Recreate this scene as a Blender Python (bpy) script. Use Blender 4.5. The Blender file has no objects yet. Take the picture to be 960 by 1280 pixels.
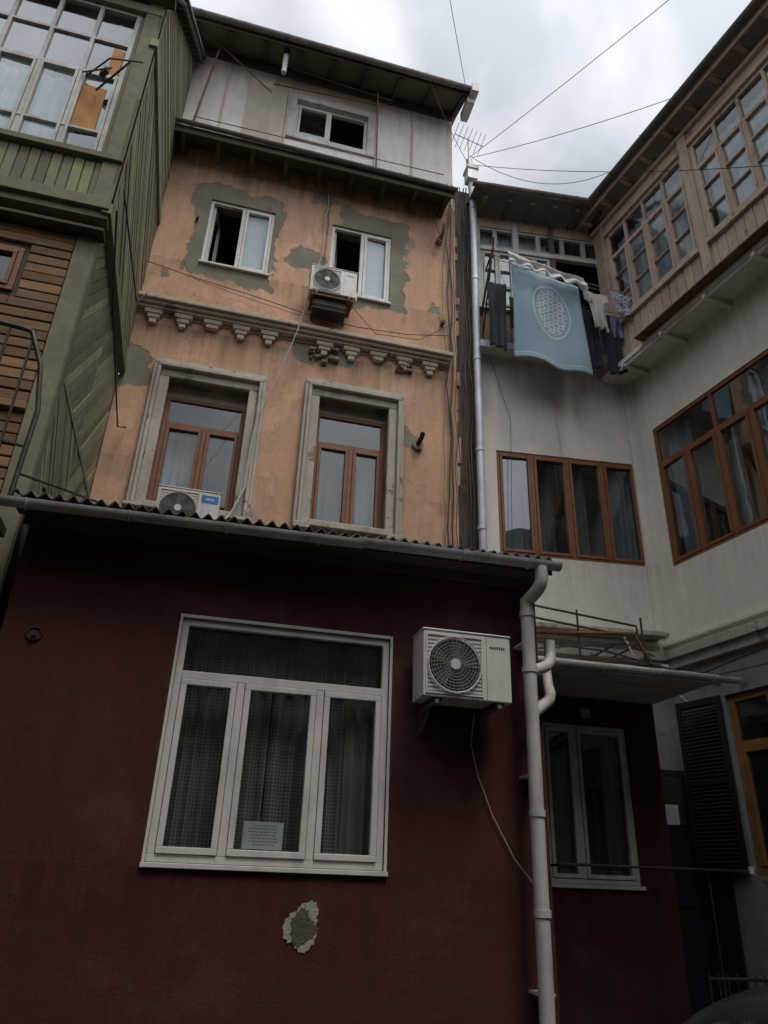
import bpy, math, random
from mathutils import Vector, Matrix, noise as mnoise
random.seed(7)
D = bpy.data
COL = bpy.context.scene.collection

# ------------------------------------------------------------------ nodes
def NN(nt, t, ins=None, **at):
    n = nt.nodes.new(t)
    for k, v in at.items(): setattr(n, k, v)
    for k, v in (ins or {}).items():
        s = n.inputs[k]
        if isinstance(v, bpy.types.NodeSocket): nt.links.new(v, s)
        else: s.default_value = v
    return n
def c4(c): return (c[0], c[1], c[2], 1)
def mixc(nt, f, a, b, blend='MIX'):
    a = c4(a) if isinstance(a, tuple) else a
    b = c4(b) if isinstance(b, tuple) else b
    n = NN(nt, 'ShaderNodeMix', {0: f, 6: a, 7: b}, data_type='RGBA', blend_type=blend)
    return n.outputs[2]
def mth(nt, op, a, b=0.0, c=0.0, clamp=False):
    n = NN(nt, 'ShaderNodeMath', {0: a, 1: b, 2: c}, operation=op, use_clamp=clamp)
    return n.outputs[0]
def ramp(nt, f, a, b, lo=0.0, hi=1.0):
    return NN(nt, 'ShaderNodeMapRange', {0: f, 1: a, 2: b, 3: lo, 4: hi}).outputs[0]
def noise(nt, vec, scale, detail=4, rough=.6, dist=0.0):
    return NN(nt, 'ShaderNodeTexNoise', {'Vector': vec, 'Scale': scale, 'Detail': detail, 'Roughness': rough, 'Distortion': dist}).outputs[0]
def scaled(nt, vec, s):
    return NN(nt, 'ShaderNodeVectorMath', {0: vec, 1: s}, operation='MULTIPLY').outputs[0]
def start(name):
    m = D.materials.new(name); m.use_nodes = True; nt = m.node_tree
    b = nt.nodes['Principled BSDF']
    pos = NN(nt, 'ShaderNodeNewGeometry').outputs['Position']
    return m, nt, b, pos
def setbump(nt, b, h, strength=.5, dist=.02):
    n = NN(nt, 'ShaderNodeBump', {'Height': h, 'Strength': strength, 'Distance': dist})
    nt.links.new(n.outputs[0], b.inputs['Normal'])

def plaster(name, c1, c2, expo=None, expo_t=.66, rects=(), cement=(.17, .165, .14), streak=.35, bump=.5, zdark=None, cracks=0.0, rough=.92, blot=.0, stains=()):
    m, nt, b, pos = start(name)
    n1 = noise(nt, pos, 1.1, 6, .65)
    col = mixc(nt, ramp(nt, n1, .35, .65), c1, c2)
    n2 = noise(nt, pos, 9, 5, .7)
    col = mixc(nt, ramp(nt, n2, .3, .75, 0, .3), col, tuple(x * .6 for x in c1))
    st = noise(nt, scaled(nt, pos, (3.2, 3.2, .5)), 1.6, 7, .7)
    col = mixc(nt, ramp(nt, st, .48, .75, 0, streak), col, tuple(x * .35 for x in c1))
    n3 = noise(nt, pos, 2.3, 8, .7, .4)
    if blot:
        n4 = noise(nt, pos, .75, 9, .72, .3)
        col = mixc(nt, ramp(nt, n4, .52, .60, 0, blot), col, tuple(min(1, x * 1.18 + .03) for x in c1))
        n5 = noise(nt, scaled(nt, pos, (1.3, 1.3, .8)), 1.4, 9, .75, .2)
        col = mixc(nt, ramp(nt, n5, .54, .64, 0, blot * 1.2), col, tuple(x * .55 for x in c1))
    if stains:   # rain stains that start under a ledge (z) and fade out over a length
        z = NN(nt, 'ShaderNodeSeparateXYZ', {0: pos}).outputs[2]
        vs = noise(nt, scaled(nt, pos, (7, 7, .25)), 1.5, 6, .7)
        for (zt, ln, amt) in stains:
            k = mth(nt, 'MULTIPLY', ramp(nt, z, zt - ln, zt, 0, 1), ramp(nt, z, zt, zt + .01, 1, 0))
            col = mixc(nt, mth(nt, 'MULTIPLY', mth(nt, 'MULTIPLY', k, ramp(nt, vs, .38, .62)), amt), col, tuple(x * .28 for x in c1))
    if expo:
        col = mixc(nt, ramp(nt, n3, expo_t, expo_t + .02), col, expo)
    if cracks:
        v = NN(nt, 'ShaderNodeTexVoronoi', {'Vector': NN(nt, 'ShaderNodeVectorMath', {0: pos, 1: scaled(nt, NN(nt, 'ShaderNodeTexNoise', {'Vector': pos, 'Scale': 1.5, 'Detail': 6}).outputs[1], (.9, .9, .9))}, operation='ADD').outputs[0], 'Scale': .7}, feature='DISTANCE_TO_EDGE').outputs[0]
        ck = mth(nt, 'MULTIPLY', ramp(nt, v, 0, .006, 1, 0), ramp(nt, noise(nt, pos, .8, 2), .5, .6))
        col = mixc(nt, mth(nt, 'MULTIPLY', ck, cracks), col, tuple(x * .35 for x in c1))
    hh = mth(nt, 'ADD', mth(nt, 'MULTIPLY', n2, .6), mth(nt, 'MULTIPLY', noise(nt, pos, 45, 3, .6), .6))
    if rects:
        sx = NN(nt, 'ShaderNodeSeparateXYZ', {0: pos})
        x, z = sx.outputs[0], sx.outputs[2]
        acc = None
        for (cx, cz, hx, hz) in rects:
            dx = mth(nt, 'SUBTRACT', mth(nt, 'ABSOLUTE', mth(nt, 'SUBTRACT', x, cx)), hx)
            dz = mth(nt, 'SUBTRACT', mth(nt, 'ABSOLUTE', mth(nt, 'SUBTRACT', z, cz)), hz)
            d = NN(nt, 'ShaderNodeMath', {0: dx, 1: dz, 2: .15}, operation='SMOOTH_MAX').outputs[0]
            acc = d if acc is None else mth(nt, 'MINIMUM', acc, d)
        nz = mth(nt, 'ADD', mth(nt, 'MULTIPLY', mth(nt, 'SUBTRACT', noise(nt, pos, .95, 4, .5), .5), .9), mth(nt, 'MULTIPLY', mth(nt, 'SUBTRACT', noise(nt, pos, 5, 8, .7), .5), .35))
        f = ramp(nt, mth(nt, 'ADD', acc, nz), -.010, .010, 1, 0)
        cm = mixc(nt, n2, cement, tuple(x * 1.5 for x in cement))
        cm = mixc(nt, ramp(nt, n1, .4, .6, 0, .6), cm, tuple(x * .7 for x in cement))
        col = mixc(nt, f, col, cm)
        hh = mth(nt, 'SUBTRACT', hh, mth(nt, 'MULTIPLY', f, .9))
    if zdark:  # blend to a darker tone towards the bottom, edge broken by noise
        z = NN(nt, 'ShaderNodeSeparateXYZ', {0: pos}).outputs[2]
        zz = mth(nt, 'ADD', z, mth(nt, 'MULTIPLY', mth(nt, 'SUBTRACT', n3, .5), 1.5))
        col = mixc(nt, ramp(nt, zz, zdark[0], zdark[1], 1, 0), col, zdark[2])
    nt.links.new(col, b.inputs['Base Color']); b.inputs['Roughness'].default_value = rough
    b.inputs['Specular IOR Level'].default_value = .2
    setbump(nt, b, hh, bump, .012)
    return m

def wood(name, c1, c2, grain=(1, 1, 1), island=.35, rough=.8, bump=.4, peel=None, peel_t=.55):
    m, nt, b, pos = start(name)
    g = noise(nt, scaled(nt, pos, grain), 3.0, 6, .7)
    col = mixc(nt, ramp(nt, g, .3, .7), c1, c2)
    if peel:
        p = noise(nt, scaled(nt, pos, tuple(.3 + x * .35 for x in grain)), 6, 6, .75)
        col = mixc(nt, ramp(nt, p, peel_t, peel_t + .05), col, peel)
    ri = NN(nt, 'ShaderNodeNewGeometry').outputs['Random Per Island']
    col = mixc(nt, 1.0, col, NN(nt, 'ShaderNodeCombineColor', {0: ramp(nt, ri, 0, 1, 1 - island, 1 + island * .3), 1: ramp(nt, ri, 0, 1, 1 - island, 1 + island * .3), 2: ramp(nt, ri, 0, 1, 1 - island, 1 + island * .2)}).outputs[0], 'MULTIPLY')
    d = noise(nt, pos, 1.2, 5, .6)
    col = mixc(nt, ramp(nt, d, .45, .75, 0, .5), col, tuple(x * .35 for x in c1))
    nt.links.new(col, b.inputs['Base Color']); b.inputs['Roughness'].default_value = rough
    b.inputs['Specular IOR Level'].default_value = .2
    setbump(nt, b, g, bump, .01)
    return m

def simple(name, c, rough=.6, var=.25, metal=0.0, scale=6.0, spec=.4, dirt=0.0):
    m, nt, b, pos = start(name)
    n = noise(nt, pos, scale, 5, .6)
    col = mixc(nt, ramp(nt, n, .3, .7), tuple(x * (1 - var) for x in c), tuple(min(1, x * (1 + var * .5)) for x in c))
    if dirt:
        s = noise(nt, scaled(nt, pos, (1, 1, .4)), 3.5, 6, .7)
        col = mixc(nt, ramp(nt, s, .48, .7, 0, dirt), col, (.06, .045, .035))
    nt.links.new(col, b.inputs['Base Color'])
    b.inputs['Roughness'].default_value = rough; b.inputs['Metallic'].default_value = metal
    b.inputs['Specular IOR Level'].default_value = spec
    setbump(nt, b, noise(nt, pos, 30, 3), .12, .005)
    return m

def glassmat(name, tint=(.75, .8, .8), base=.07, rough=.02):
    m = D.materials.new(name); m.use_nodes = True; nt = m.node_tree; nt.nodes.clear()
    lw = NN(nt, 'ShaderNodeLayerWeight', {'Blend': .5}).outputs['Facing']
    f = mth(nt, 'MULTIPLY_ADD', mth(nt, 'POWER', lw, 3.0), .9, base, True)
    pos = NN(nt, 'ShaderNodeNewGeometry').outputs['Position']
    bp = NN(nt, 'ShaderNodeBump', {'Height': noise(nt, pos, 1.6, 2), 'Strength': .12, 'Distance': .02}).outputs[0]
    tr = NN(nt, 'ShaderNodeBsdfTransparent', {0: c4(tint)})
    gl = NN(nt, 'ShaderNodeBsdfGlossy', {'Color': (.9, .93, .95, 1), 'Roughness': rough, 'Normal': bp})
    df = NN(nt, 'ShaderNodeBsdfDiffuse', {'Color': (.3, .29, .27, 1)})
    dm = NN(nt, 'ShaderNodeMixShader', {0: ramp(nt, noise(nt, pos, 3, 5), .4, .8, .02, .12), 1: tr.outputs[0], 2: df.outputs[0]})
    mx = NN(nt, 'ShaderNodeMixShader', {0: f, 1: dm.outputs[0], 2: gl.outputs[0]})
    o = NN(nt, 'ShaderNodeOutputMaterial', {0: mx.outputs[0]})
    return m

# ------------------------------------------------------------------ materials
PEACH = plaster('peach_plaster', (.60, .37, .25), (.52, .325, .22), (.30, .25, .19), .63,
    rects=((-.50, 10.85, .70, .94), (1.85, 10.95, .58, 1.02), (.68, 10.72, .24, .12), (-1.5, 8.1, .36, .42), (2.62, 7.55, .22, .20), (1.2, 8.95, .42, .22), (1.05, 12.15, .30, .10), (2.9, 10.2, .12, .12), (-1.4, 9.75, .2, .12)),
    cement=(.205, .185, .14), streak=.42, bump=.8, cracks=.5, blot=.5, stains=((12.6, 1.3, .7), (8.85, .9, .6), (10.12, .5, .5), (6.6, .8, .4)))
REDW = plaster('maroon_stucco', (.082, .0265, .0215), (.067, .022, .018), None, streak=.35, bump=.6, zdark=(.0, 1.1, (.035, .021, .018)), blot=.35, stains=((4.3, .9, .5), (1.74, .8, .5)))
WHITEW = plaster('white_plaster', (.74, .70, .62), (.68, .64, .57), None, streak=.18, bump=.25, blot=.08, stains=((9.4, 1.4, .3), (5.92, .8, .3)))
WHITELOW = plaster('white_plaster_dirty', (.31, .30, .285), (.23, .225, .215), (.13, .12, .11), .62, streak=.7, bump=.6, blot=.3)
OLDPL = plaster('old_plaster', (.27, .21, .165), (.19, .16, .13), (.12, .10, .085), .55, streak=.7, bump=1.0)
GAPPL = plaster('dark_plaster', (.15, .12, .10), (.10, .085, .072), (.07, .06, .05), .55, streak=.6, bump=1.0)  # darker version of the old plaster, for the corner strip
TRIM = plaster('trim_plaster', (.50, .455, .39), (.40, .365, .31), (.22, .195, .16), .60, streak=.6, bump=.9, blot=.3)
CORN = plaster('cornice_plaster', (.55, .455, .36), (.45, .36, .28), (.22, .19, .15), .6, streak=.5, bump=.8, blot=.2)
PANEL = plaster('fibre_cement_panel', (.72, .69, .625), (.64, .60, .545), None, streak=.45, bump=.15, blot=.15, stains=((14.9, 1.0, .5),))
PANEL2 = plaster('brown_panel', (.52, .445, .375), (.44, .38, .325), None, streak=.4, bump=.2)
GREYW = plaster('grey_render', (.17, .155, .14), (.14, .13, .12), None, streak=.4)
PATCHW = plaster('patch_plaster', (.44, .41, .37), (.32, .30, .27), None, streak=.2, bump=1)
PATCHD = plaster('patch_cement', (.14, .13, .09), (.08, .075, .06), None, streak=.2, bump=1)
GREEN = wood('green_board', (.285, .285, .165), (.20, .205, .125), (2, 2, 2), .5, peel=(.24, .215, .165), peel_t=.49)
GREENH = wood('green_trim', (.255, .255, .16), (.18, .185, .12), (2, 2, 2), .3, peel=(.205, .185, .145), peel_t=.52)
LOG = wood('brown_siding', (.37, .215, .115), (.24, .135, .075), (1, 1, 9), .5, peel=(.28, .22, .165), peel_t=.56)
PINKW = wood('tan_painted_wood', (.55, .42, .335), (.45, .345, .275), (3, 3, 1), .2, peel=(.24, .17, .13), peel_t=.58)
DARKW = wood('dark_wood', (.12, .105, .072), (.075, .066, .048), (1, 4, 4), .35)
SOFFW = wood('soffit_wood', (.22, .165, .12), (.14, .11, .078), (1, 5, 5), .4)
BROWNF = simple('brown_window_frame', (.205, .078, .034), .5, .25)
ORANGEF = simple('ochre_window_frame', (.24, .12, .045), .55, .3)
PVC = simple('white_pvc', (.62, .61, .565), .45, .08, dirt=.28)
PVCG = simple('painted_frame_greyish', (.46, .45, .41), .6, .25, dirt=.4)
METALW = simple('painted_metal_grey', (.55, .54, .51), .5, .2, dirt=.5)
PIPEM = simple('drainpipe_metal', (.50, .465, .44), .5, .15, dirt=.5)
PIPEB = simple('drainpipe_zinc', (.56, .59, .62), .45, .15, .2, dirt=.3)
GUTD = simple('dark_gutter', (.14, .135, .125), .55, .4)
IRON = simple('dark_iron', (.05, .04, .035), .6, .4, .3)
RUST = simple('rusty_metal', (.14, .07, .04), .8, .5)
ACW = simple('ac_casing', (.60, .585, .535), .45, .07, dirt=.3)
ACG = simple('ac_grille_grey', (.22, .215, .20), .5, .1)
ACD = simple('ac_dark', (.03, .03, .032), .6, .2)
ACB = simple('ac_blue_label', (.02, .16, .42), .5, .1)
ROOFM = simple('corrugated_sheet', (.075, .065, .06), .75, .5)
TIN = simple('roof_tin', (.20, .19, .175), .6, .4, .3)
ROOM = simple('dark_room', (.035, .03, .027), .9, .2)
CURTW = simple('white_curtain', (.58, .63, .67), .9, .12)
CURTB = simple('blue_grey_curtain', (.36, .43, .48), .9, .15)
CURTG = simple('grey_curtain', (.30, .31, .30), .9, .2)
FILM = simple('sky_reflection_film', (.68, .73, .78), .5, .06)  # reflected sky put into the colour of a sheet behind the pane
PLY = simple('orange_plywood', (.44, .20, .065), .8, .3)
PAPER = simple('paper', (.66, .66, .66), .8, .05)
INK = simple('ink', (.22, .22, .24), .8, .05)
CLD = simple('dark_cloth', (.025, .027, .035), .95, .3)
CLW = simple('white_cloth', (.60, .60, .58), .95, .15)
ROPE = simple('rope', (.3, .28, .25), .9, .1)
CABLE = simple('black_cable', (.03, .03, .03), .6, .1)
CABLEW = simple('white_cable', (.44, .43, .40), .6, .1)
SHUT = simple('black_shutter', (.014, .012, .011), .6, .3)
DOORB = simple('blue_black_door', (.016, .02, .028), .5, .3)
TERRA = simple('clay_pipe', (.30, .16, .10), .8, .3)
GLASS = glassmat('window_glass', (.72, .76, .76), .06)
GLASSD = glassmat('window_glass_dim', (.5, .53, .52), .08)
GLASSR = glassmat('window_glass_reflective', (.55, .6, .61), .12)
GLASSO = glassmat('old_glass', (.74, .79, .80), .13, .05)

def lace():
    m, nt, b, pos = start('lattice_curtain')
    s = NN(nt, 'ShaderNodeSeparateXYZ', {0: pos})
    def line(c): return ramp(nt, mth(nt, 'ABSOLUTE', mth(nt, 'SUBTRACT', mth(nt, 'FRACT', mth(nt, 'MULTIPLY', c, 36.0)), .5)), .28, .36, 0, 1)
    g = mth(nt, 'MAXIMUM', line(s.outputs[0]), line(s.outputs[2]))
    g = mth(nt, 'MULTIPLY', g, ramp(nt, noise(nt, pos, 2.0, 4), .3, .7, .5, 1.0))
    col = mixc(nt, g, (.08, .085, .075), (.29, .30, .27))
    nt.links.new(col, b.inputs['Base Color']); b.inputs['Roughness'].default_value = .95
    return m
LACE = lace()

def blanket_mat():
    m, nt, b, pos = start('blue_blanket')
    uv = NN(nt, 'ShaderNodeTexCoord').outputs['UV']
    s = NN(nt, 'ShaderNodeSeparateXYZ', {0: uv}); u, v = s.outputs[0], s.outputs[1]
    du = mth(nt, 'MULTIPLY', mth(nt, 'SUBTRACT', u, .54), 1.1); dv = mth(nt, 'MULTIPLY', mth(nt, 'SUBTRACT', v, .60), 1.9)
    r = mth(nt, 'SQRT', mth(nt, 'ADD', mth(nt, 'POWER', mth(nt, 'DIVIDE', du, .29), 2.0), mth(nt, 'POWER', mth(nt, 'DIVIDE', dv, .50), 2.0)))
    ring = ramp(nt, mth(nt, 'ABSOLUTE', mth(nt, 'SUBTRACT', r, 1.0)), .02, .05, .7, 0)
    inside = ramp(nt, r, .84, .88, 1, 0)
    cv = NN(nt, 'ShaderNodeCombineXYZ', {0: du, 1: dv, 2: 0.0}).outputs[0]
    rot = NN(nt, 'ShaderNodeVectorRotate', {'Vector': cv, 'Angle': math.radians(45)}, rotation_type='Z_AXIS').outputs[0]
    fr_ = NN(nt, 'ShaderNodeVectorMath', {0: scaled(nt, rot, (9.5, 9.5, 0)), 1: (0, 0, 0)}, operation='FRACTION').outputs[0]
    dd = NN(nt, 'ShaderNodeVectorMath', {0: fr_, 1: (.5, .5, 0)}, operation='DISTANCE').outputs['Value']
    cell = mth(nt, 'MULTIPLY', ramp(nt, mth(nt, 'ABSOLUTE', mth(nt, 'SUBTRACT', dd, .34)), .08, .13, 1, 0), inside)
    def edge(c, e, w): return ramp(nt, mth(nt, 'ABSOLUTE', mth(nt, 'SUBTRACT', mth(nt, 'ABSOLUTE', mth(nt, 'SUBTRACT', c, .5)), e)), w, w * 1.6, 1, 0)
    band = mth(nt, 'MULTIPLY', mth(nt, 'MAXIMUM', edge(v, .44, .004), edge(v, .47, .003)), .5)
    f = mth(nt, 'MAXIMUM', mth(nt, 'MAXIMUM', ring, cell), band)
    n = noise(nt, pos, 3, 4)
    base = mixc(nt, n, (.185, .275, .34), (.235, .33, .39))
    col = mixc(nt, mth(nt, 'MULTIPLY', f, .8), base, (.58, .62, .62))
    nt.links.new(col, b.inputs['Base Color']); b.inputs['Roughness'].default_value = .95
    setbump(nt, b, noise(nt, pos, 90, 3), .3, .005)
    return m
BLANKET = blanket_mat()
def check_mat():
    m, nt, b, pos = start('checked_cloth')
    ch = NN(nt, 'ShaderNodeTexChecker', {'Vector': pos, 'Scale': 22.0, 'Color1': (.42, .43, .5, 1), 'Color2': (.17, .18, .26, 1)})
    nt.links.new(ch.outputs[0], b.inputs['Base Color']); b.inputs['Roughness'].default_value = .95
    return m
CHECK = check_mat()

# ------------------------------------------------------------------ geometry
class Fr:
    def __init__(s, ox, oy, ux, uy):
        l = math.hypot(ux, uy); s.O = Vector((ox, oy, 0)); s.U = Vector((ux / l, uy / l, 0)); s.N = Vector((s.U.y, -s.U.x, 0))
    def p(s, u, z, d=0.0):
        v = s.O + s.U * u + s.N * d; return Vector((v.x, v.y, z))
    def off(s, d):
        o = s.O + s.N * d; return Fr(o.x, o.y, s.U.x, s.U.y)
RED = Fr(0, 6, 1, 0); PE = Fr(0, 9, 1, 0); WH = Fr(3.65, 9, .994, -.111); RI = Fr(6.2, 8.72, .149, -.989)
GR = Fr(0, 6.2, 1, 0); SI = Fr(-1.63, 0, 0, 1); R2 = Fr(0, 8, 1, 0); XF = Fr(0, 0, 1, 0)

def empty(name):
    e = D.objects.new(name, None); COL.objects.link(e); return e

class G:
    """mesh gatherer"""
    def __init__(s): s.v = []; s.f = []; s.m = []; s.mats = []
    def mi(s, m):
        if m not in s.mats: s.mats.append(m)
        return s.mats.index(m)
    def quad(s, pts, m):
        b = len(s.v); s.v += [Vector(p) for p in pts]; s.f.append(tuple(range(b, b + len(pts)))); s.m.append(s.mi(m))
    def hexa(s, p, m):
        b = len(s.v); s.v += [Vector(q) for q in p]; k = s.mi(m)
        for f in ((0, 1, 2, 3), (7, 6, 5, 4), (0, 4, 5, 1), (1, 5, 6, 2), (2, 6, 7, 3), (3, 7, 4, 0)):
            s.f.append(tuple(b + i for i in f)); s.m.append(k)
    def box(s, fr, u0, u1, z0, z1, d0, d1, m):
        s.hexa([fr.p(u0, z0, d1), fr.p(u1, z0, d1), fr.p(u1, z1, d1), fr.p(u0, z1, d1),
                fr.p(u0, z0, d0), fr.p(u1, z0, d0), fr.p(u1, z1, d0), fr.p(u0, z1, d0)], m)
    def prism(s, fr, poly, d0, d1, m):
        n = len(poly); b = len(s.v); k = s.mi(m)
        s.v += [fr.p(u, z, d1) for u, z in poly] + [fr.p(u, z, d0) for u, z in poly]
        s.f.append(tuple(range(b, b + n))); s.m.append(k)
        s.f.append(tuple(range(b + 2 * n - 1, b + n - 1, -1))); s.m.append(k)
        for i in range(n):
            j = (i + 1) % n; s.f.append((b + i, b + n + i, b + n + j, b + j)); s.m.append(k)
    def tube(s, pts, r, m, seg=10, cap=True):
        pts = [Vector(p) for p in pts]; k = s.mi(m); b = len(s.v)
        n = len(pts); ref = None
        for i, p in enumerate(pts):
            t = (pts[min(i + 1, n - 1)] - pts[max(i - 1, 0)]).normalized()
            if ref is None:
                ref = Vector((0, 0, 1)) if abs(t.z) < .9 else Vector((1, 0, 0))
            a = (ref - t * ref.dot(t)).normalized(); c = t.cross(a); ref = a
            rr = r[i] if isinstance(r, (list, tuple)) else r
            for j in range(seg):
                th = 2 * math.pi * j / seg; s.v.append(p + (a * math.cos(th) + c * math.sin(th)) * rr)
        for i in range(n - 1):
            for j in range(seg):
                q = (j + 1) % seg
                s.f.append((b + i * seg + j, b + i * seg + q, b + (i + 1) * seg + q, b + (i + 1) * seg + j)); s.m.append(k)
        if cap:
            s.f.append(tuple(b + j for j in range(seg - 1, -1, -1))); s.m.append(k)
            s.f.append(tuple(b + (n - 1) * seg + j for j in range(seg))); s.m.append(k)
    def gutter(s, p0, p1, r, m, seg=8):
        p0 = Vector(p0); p1 = Vector(p1); t = (p1 - p0).normalized(); h = t.cross(Vector((0, 0, 1))).normalized(); up = Vector((0, 0, 1))
        k = s.mi(m); b = len(s.v)
        for p in (p0, p1):
            for rr in (r, r * .9):
                for j in range(seg + 1):
                    th = math.pi * j / seg; s.v.append(p + h * math.cos(th) * rr - up * math.sin(th) * rr)
        w = seg + 1
        for o in (0, 1):
            for j in range(seg):
                a = b + o * w + j; s.f.append((a, a + 1, a + 2 * w + 1, a + 2 * w)); s.m.append(k)
        for e in (0, 2):
            for j in range(seg):
                a = b + e * w + j; s.f.append((a, a + 1, a + w + 1, a + w)); s.m.append(k)
        for j in (0, seg):
            a = b + j; s.f.append((a, a + w, a + 3 * w, a + 2 * w)); s.m.append(k)
        for e in (0, 2):
            s.f.append(tuple(b + e * w + j for j in range(seg + 1))); s.m.append(k)
        L = (p1 - p0).length; n = int(L / .8)
        for i in range(n + 1):
            c = p0 + t * (L * (i + .5) / (n + 1))
            s.tube([c + h * math.cos(math.pi * j / 8) * (r + .006) - up * math.sin(math.pi * j / 8) * (r + .006) for j in range(9)], .008, m, 5)
    def done(s, name, parent=None, smooth=False, bevel=0.0):
        me = D.meshes.new(name); me.from_pydata([tuple(v) for v in s.v], [], s.f)
        for m in s.mats: me.materials.append(m)
        for i, p in enumerate(me.polygons): p.material_index = s.m[i]; p.use_smooth = smooth
        me.update(); o = D.objects.new(name, me); COL.objects.link(o)
        if parent: o.parent = parent
        if bevel:
            bv = o.modifiers.new('b', 'BEVEL'); bv.width = bevel; bv.segments = 2; bv.limit_method = 'ANGLE'
        if smooth:
            try:
                me.shade_smooth() ; me.set_sharp_from_angle(angle=math.radians(40))
            except Exception: pass
        return o

def arc(p0, c, p1, n=6):
    p0, c, p1 = Vector(p0), Vector(c), Vector(p1)
    return [p0 * (1 - t) ** 2 + c * 2 * t * (1 - t) + p1 * t * t for t in [i / n for i in range(n + 1)]]
def sag(p0, p1, s, n=16):
    p0, p1 = Vector(p0), Vector(p1)
    return [p0.lerp(p1, i / n) - Vector((0, 0, s * 4 * (i / n) * (1 - i / n))) for i in range(n + 1)]

def wall(g, fr, u0, u1, z0, z1, holes, m, reveal=.25, rm=None):
    us = sorted({u0, u1, *[h[0] for h in holes], *[h[1] for h in holes]})
    zz = sorted({z0, z1, *[h[2] for h in holes], *[h[3] for h in holes]})
    for i in range(len(us) - 1):
        for j in range(len(zz) - 1):
            a, b, c, d = us[i], us[i + 1], zz[j], zz[j + 1]
            mu, mz = (a + b) / 2, (c + d) / 2
            if any(h[0] < mu < h[1] and h[2] < mz < h[3] for h in holes): continue
            g.quad([fr.p(a, c), fr.p(b, c), fr.p(b, d), fr.p(a, d)], m)
    for h in holes:
        a, b, c, d = h[:4]
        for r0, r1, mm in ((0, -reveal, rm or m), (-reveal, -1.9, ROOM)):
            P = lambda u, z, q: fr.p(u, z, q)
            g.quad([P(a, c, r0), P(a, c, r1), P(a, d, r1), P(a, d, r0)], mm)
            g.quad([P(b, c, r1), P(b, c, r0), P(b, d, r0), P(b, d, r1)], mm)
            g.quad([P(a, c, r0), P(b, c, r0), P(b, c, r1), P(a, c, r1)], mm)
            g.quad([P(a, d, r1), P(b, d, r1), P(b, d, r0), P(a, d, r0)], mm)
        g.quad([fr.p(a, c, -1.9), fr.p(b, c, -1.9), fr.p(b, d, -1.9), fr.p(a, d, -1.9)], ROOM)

def window(parent, fr, u0, u1, z0, z1, m, cols=(), trans=None, depth=.12, fw=.06, bw=.05, sash=.035, open_=(), glass=None, top_cols=None, name='window', bars=0):
    glass = glass or GLASS
    g = G(); q = G(); a = -depth - .06; b = -depth
    g.box(fr, u0, u1, z0, z0 + fw, a, b, m); g.box(fr, u0, u1, z1 - fw, z1, a, b, m)
    g.box(fr, u0, u0 + fw, z0 + fw, z1 - fw, a, b, m); g.box(fr, u1 - fw, u1, z0 + fw, z1 - fw, a, b, m)
    zt = trans if trans else z1 - fw
    if trans: g.box(fr, u0 + fw, u1 - fw, zt - bw / 2, zt + bw / 2, a, b + .004, m)
    ztl = zt - bw / 2 if trans else zt
    edges = [u0 + fw] + [x for c in cols for x in (c - bw / 2, c + bw / 2)] + [u1 - fw]
    for c in cols: g.box(fr, c - bw / 2, c + bw / 2, z0 + fw, ztl, a, b + .002, m)
    for i in range(len(edges) // 2):
        e0, e1 = edges[2 * i], edges[2 * i + 1]
        if i in open_: continue
        s0, s1 = a + .01, b + .014
        zb = z0 + fw
        g.box(fr, e0 + .004, e1 - .004, zb + .004, zb + sash, s0, s1, m); g.box(fr, e0 + .004, e1 - .004, ztl - sash, ztl - .004, s0, s1, m)
        g.box(fr, e0 + .004, e0 + sash, zb + sash, ztl - sash, s0, s1, m); g.box(fr, e1 - sash, e1 - .004, zb + sash, ztl - sash, s0, s1, m)
        for k in range(bars):
            zc = zb + (ztl - zb) * (k + 1) / (bars + 1); g.box(fr, e0 + sash, e1 - sash, zc - .012, zc + .012, s0, s1 - .004, m)
        t1, t2 = random.uniform(-.006, .006), random.uniform(-.006, .006)
        q.quad([fr.p(e0 + sash, zb + sash, b - .03 + t1), fr.p(e1 - sash, zb + sash, b - .03 - t1), fr.p(e1 - sash, ztl - sash, b - .03 - t1 + t2), fr.p(e0 + sash, ztl - sash, b - .03 + t1 + t2)], glass)
    if trans:
        tc = top_cols if top_cols is not None else ()
        for c in tc: g.box(fr, c - bw / 2, c + bw / 2, zt + bw / 2, z1 - fw, a, b + .002, m)
        te = [u0 + fw] + [x for c in tc for x in (c - bw / 2, c + bw / 2)] + [u1 - fw]
        for i in range(len(te) // 2):
            q.quad([fr.p(te[2 * i], zt + bw / 2, b - .03), fr.p(te[2 * i + 1], zt + bw / 2, b - .03), fr.p(te[2 * i + 1], z1 - fw, b - .03), fr.p(te[2 * i], z1 - fw, b - .03)], glass)
    g.done(name + '_frame', parent, bevel=.004)
    if q.v: q.done(name + '_panes', parent)

def curtain(parent, fr, u0, u1, z0, z1, d, m, amp=.03, wl=.09, name='curtain'):
    g = G(); n = max(12, int((u1 - u0) / .012)); rows = 6; k = g.mi(m)
    ph = random.random() * 9
    for j in range(rows + 1):
        t = j / rows; z = z1 + (z0 - z1) * t
        for i in range(n + 1):
            u = u0 + (u1 - u0) * i / n
            w = math.sin(2 * math.pi * (u - u0) / wl + ph + 1.6 * math.sin(u * 7 + ph)) * amp * (.6 + .5 * t) + .3 * amp * math.sin(u * 31 + t * 2)
            g.v.append(fr.p(u, z, d + w))
    for j in range(rows):
        for i in range(n):
            a = j * (n + 1) + i; g.f.append((a, a + n + 1, a + n + 2, a + 1)); g.m.append(k)
    return g.done(name, parent, True)

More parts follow.
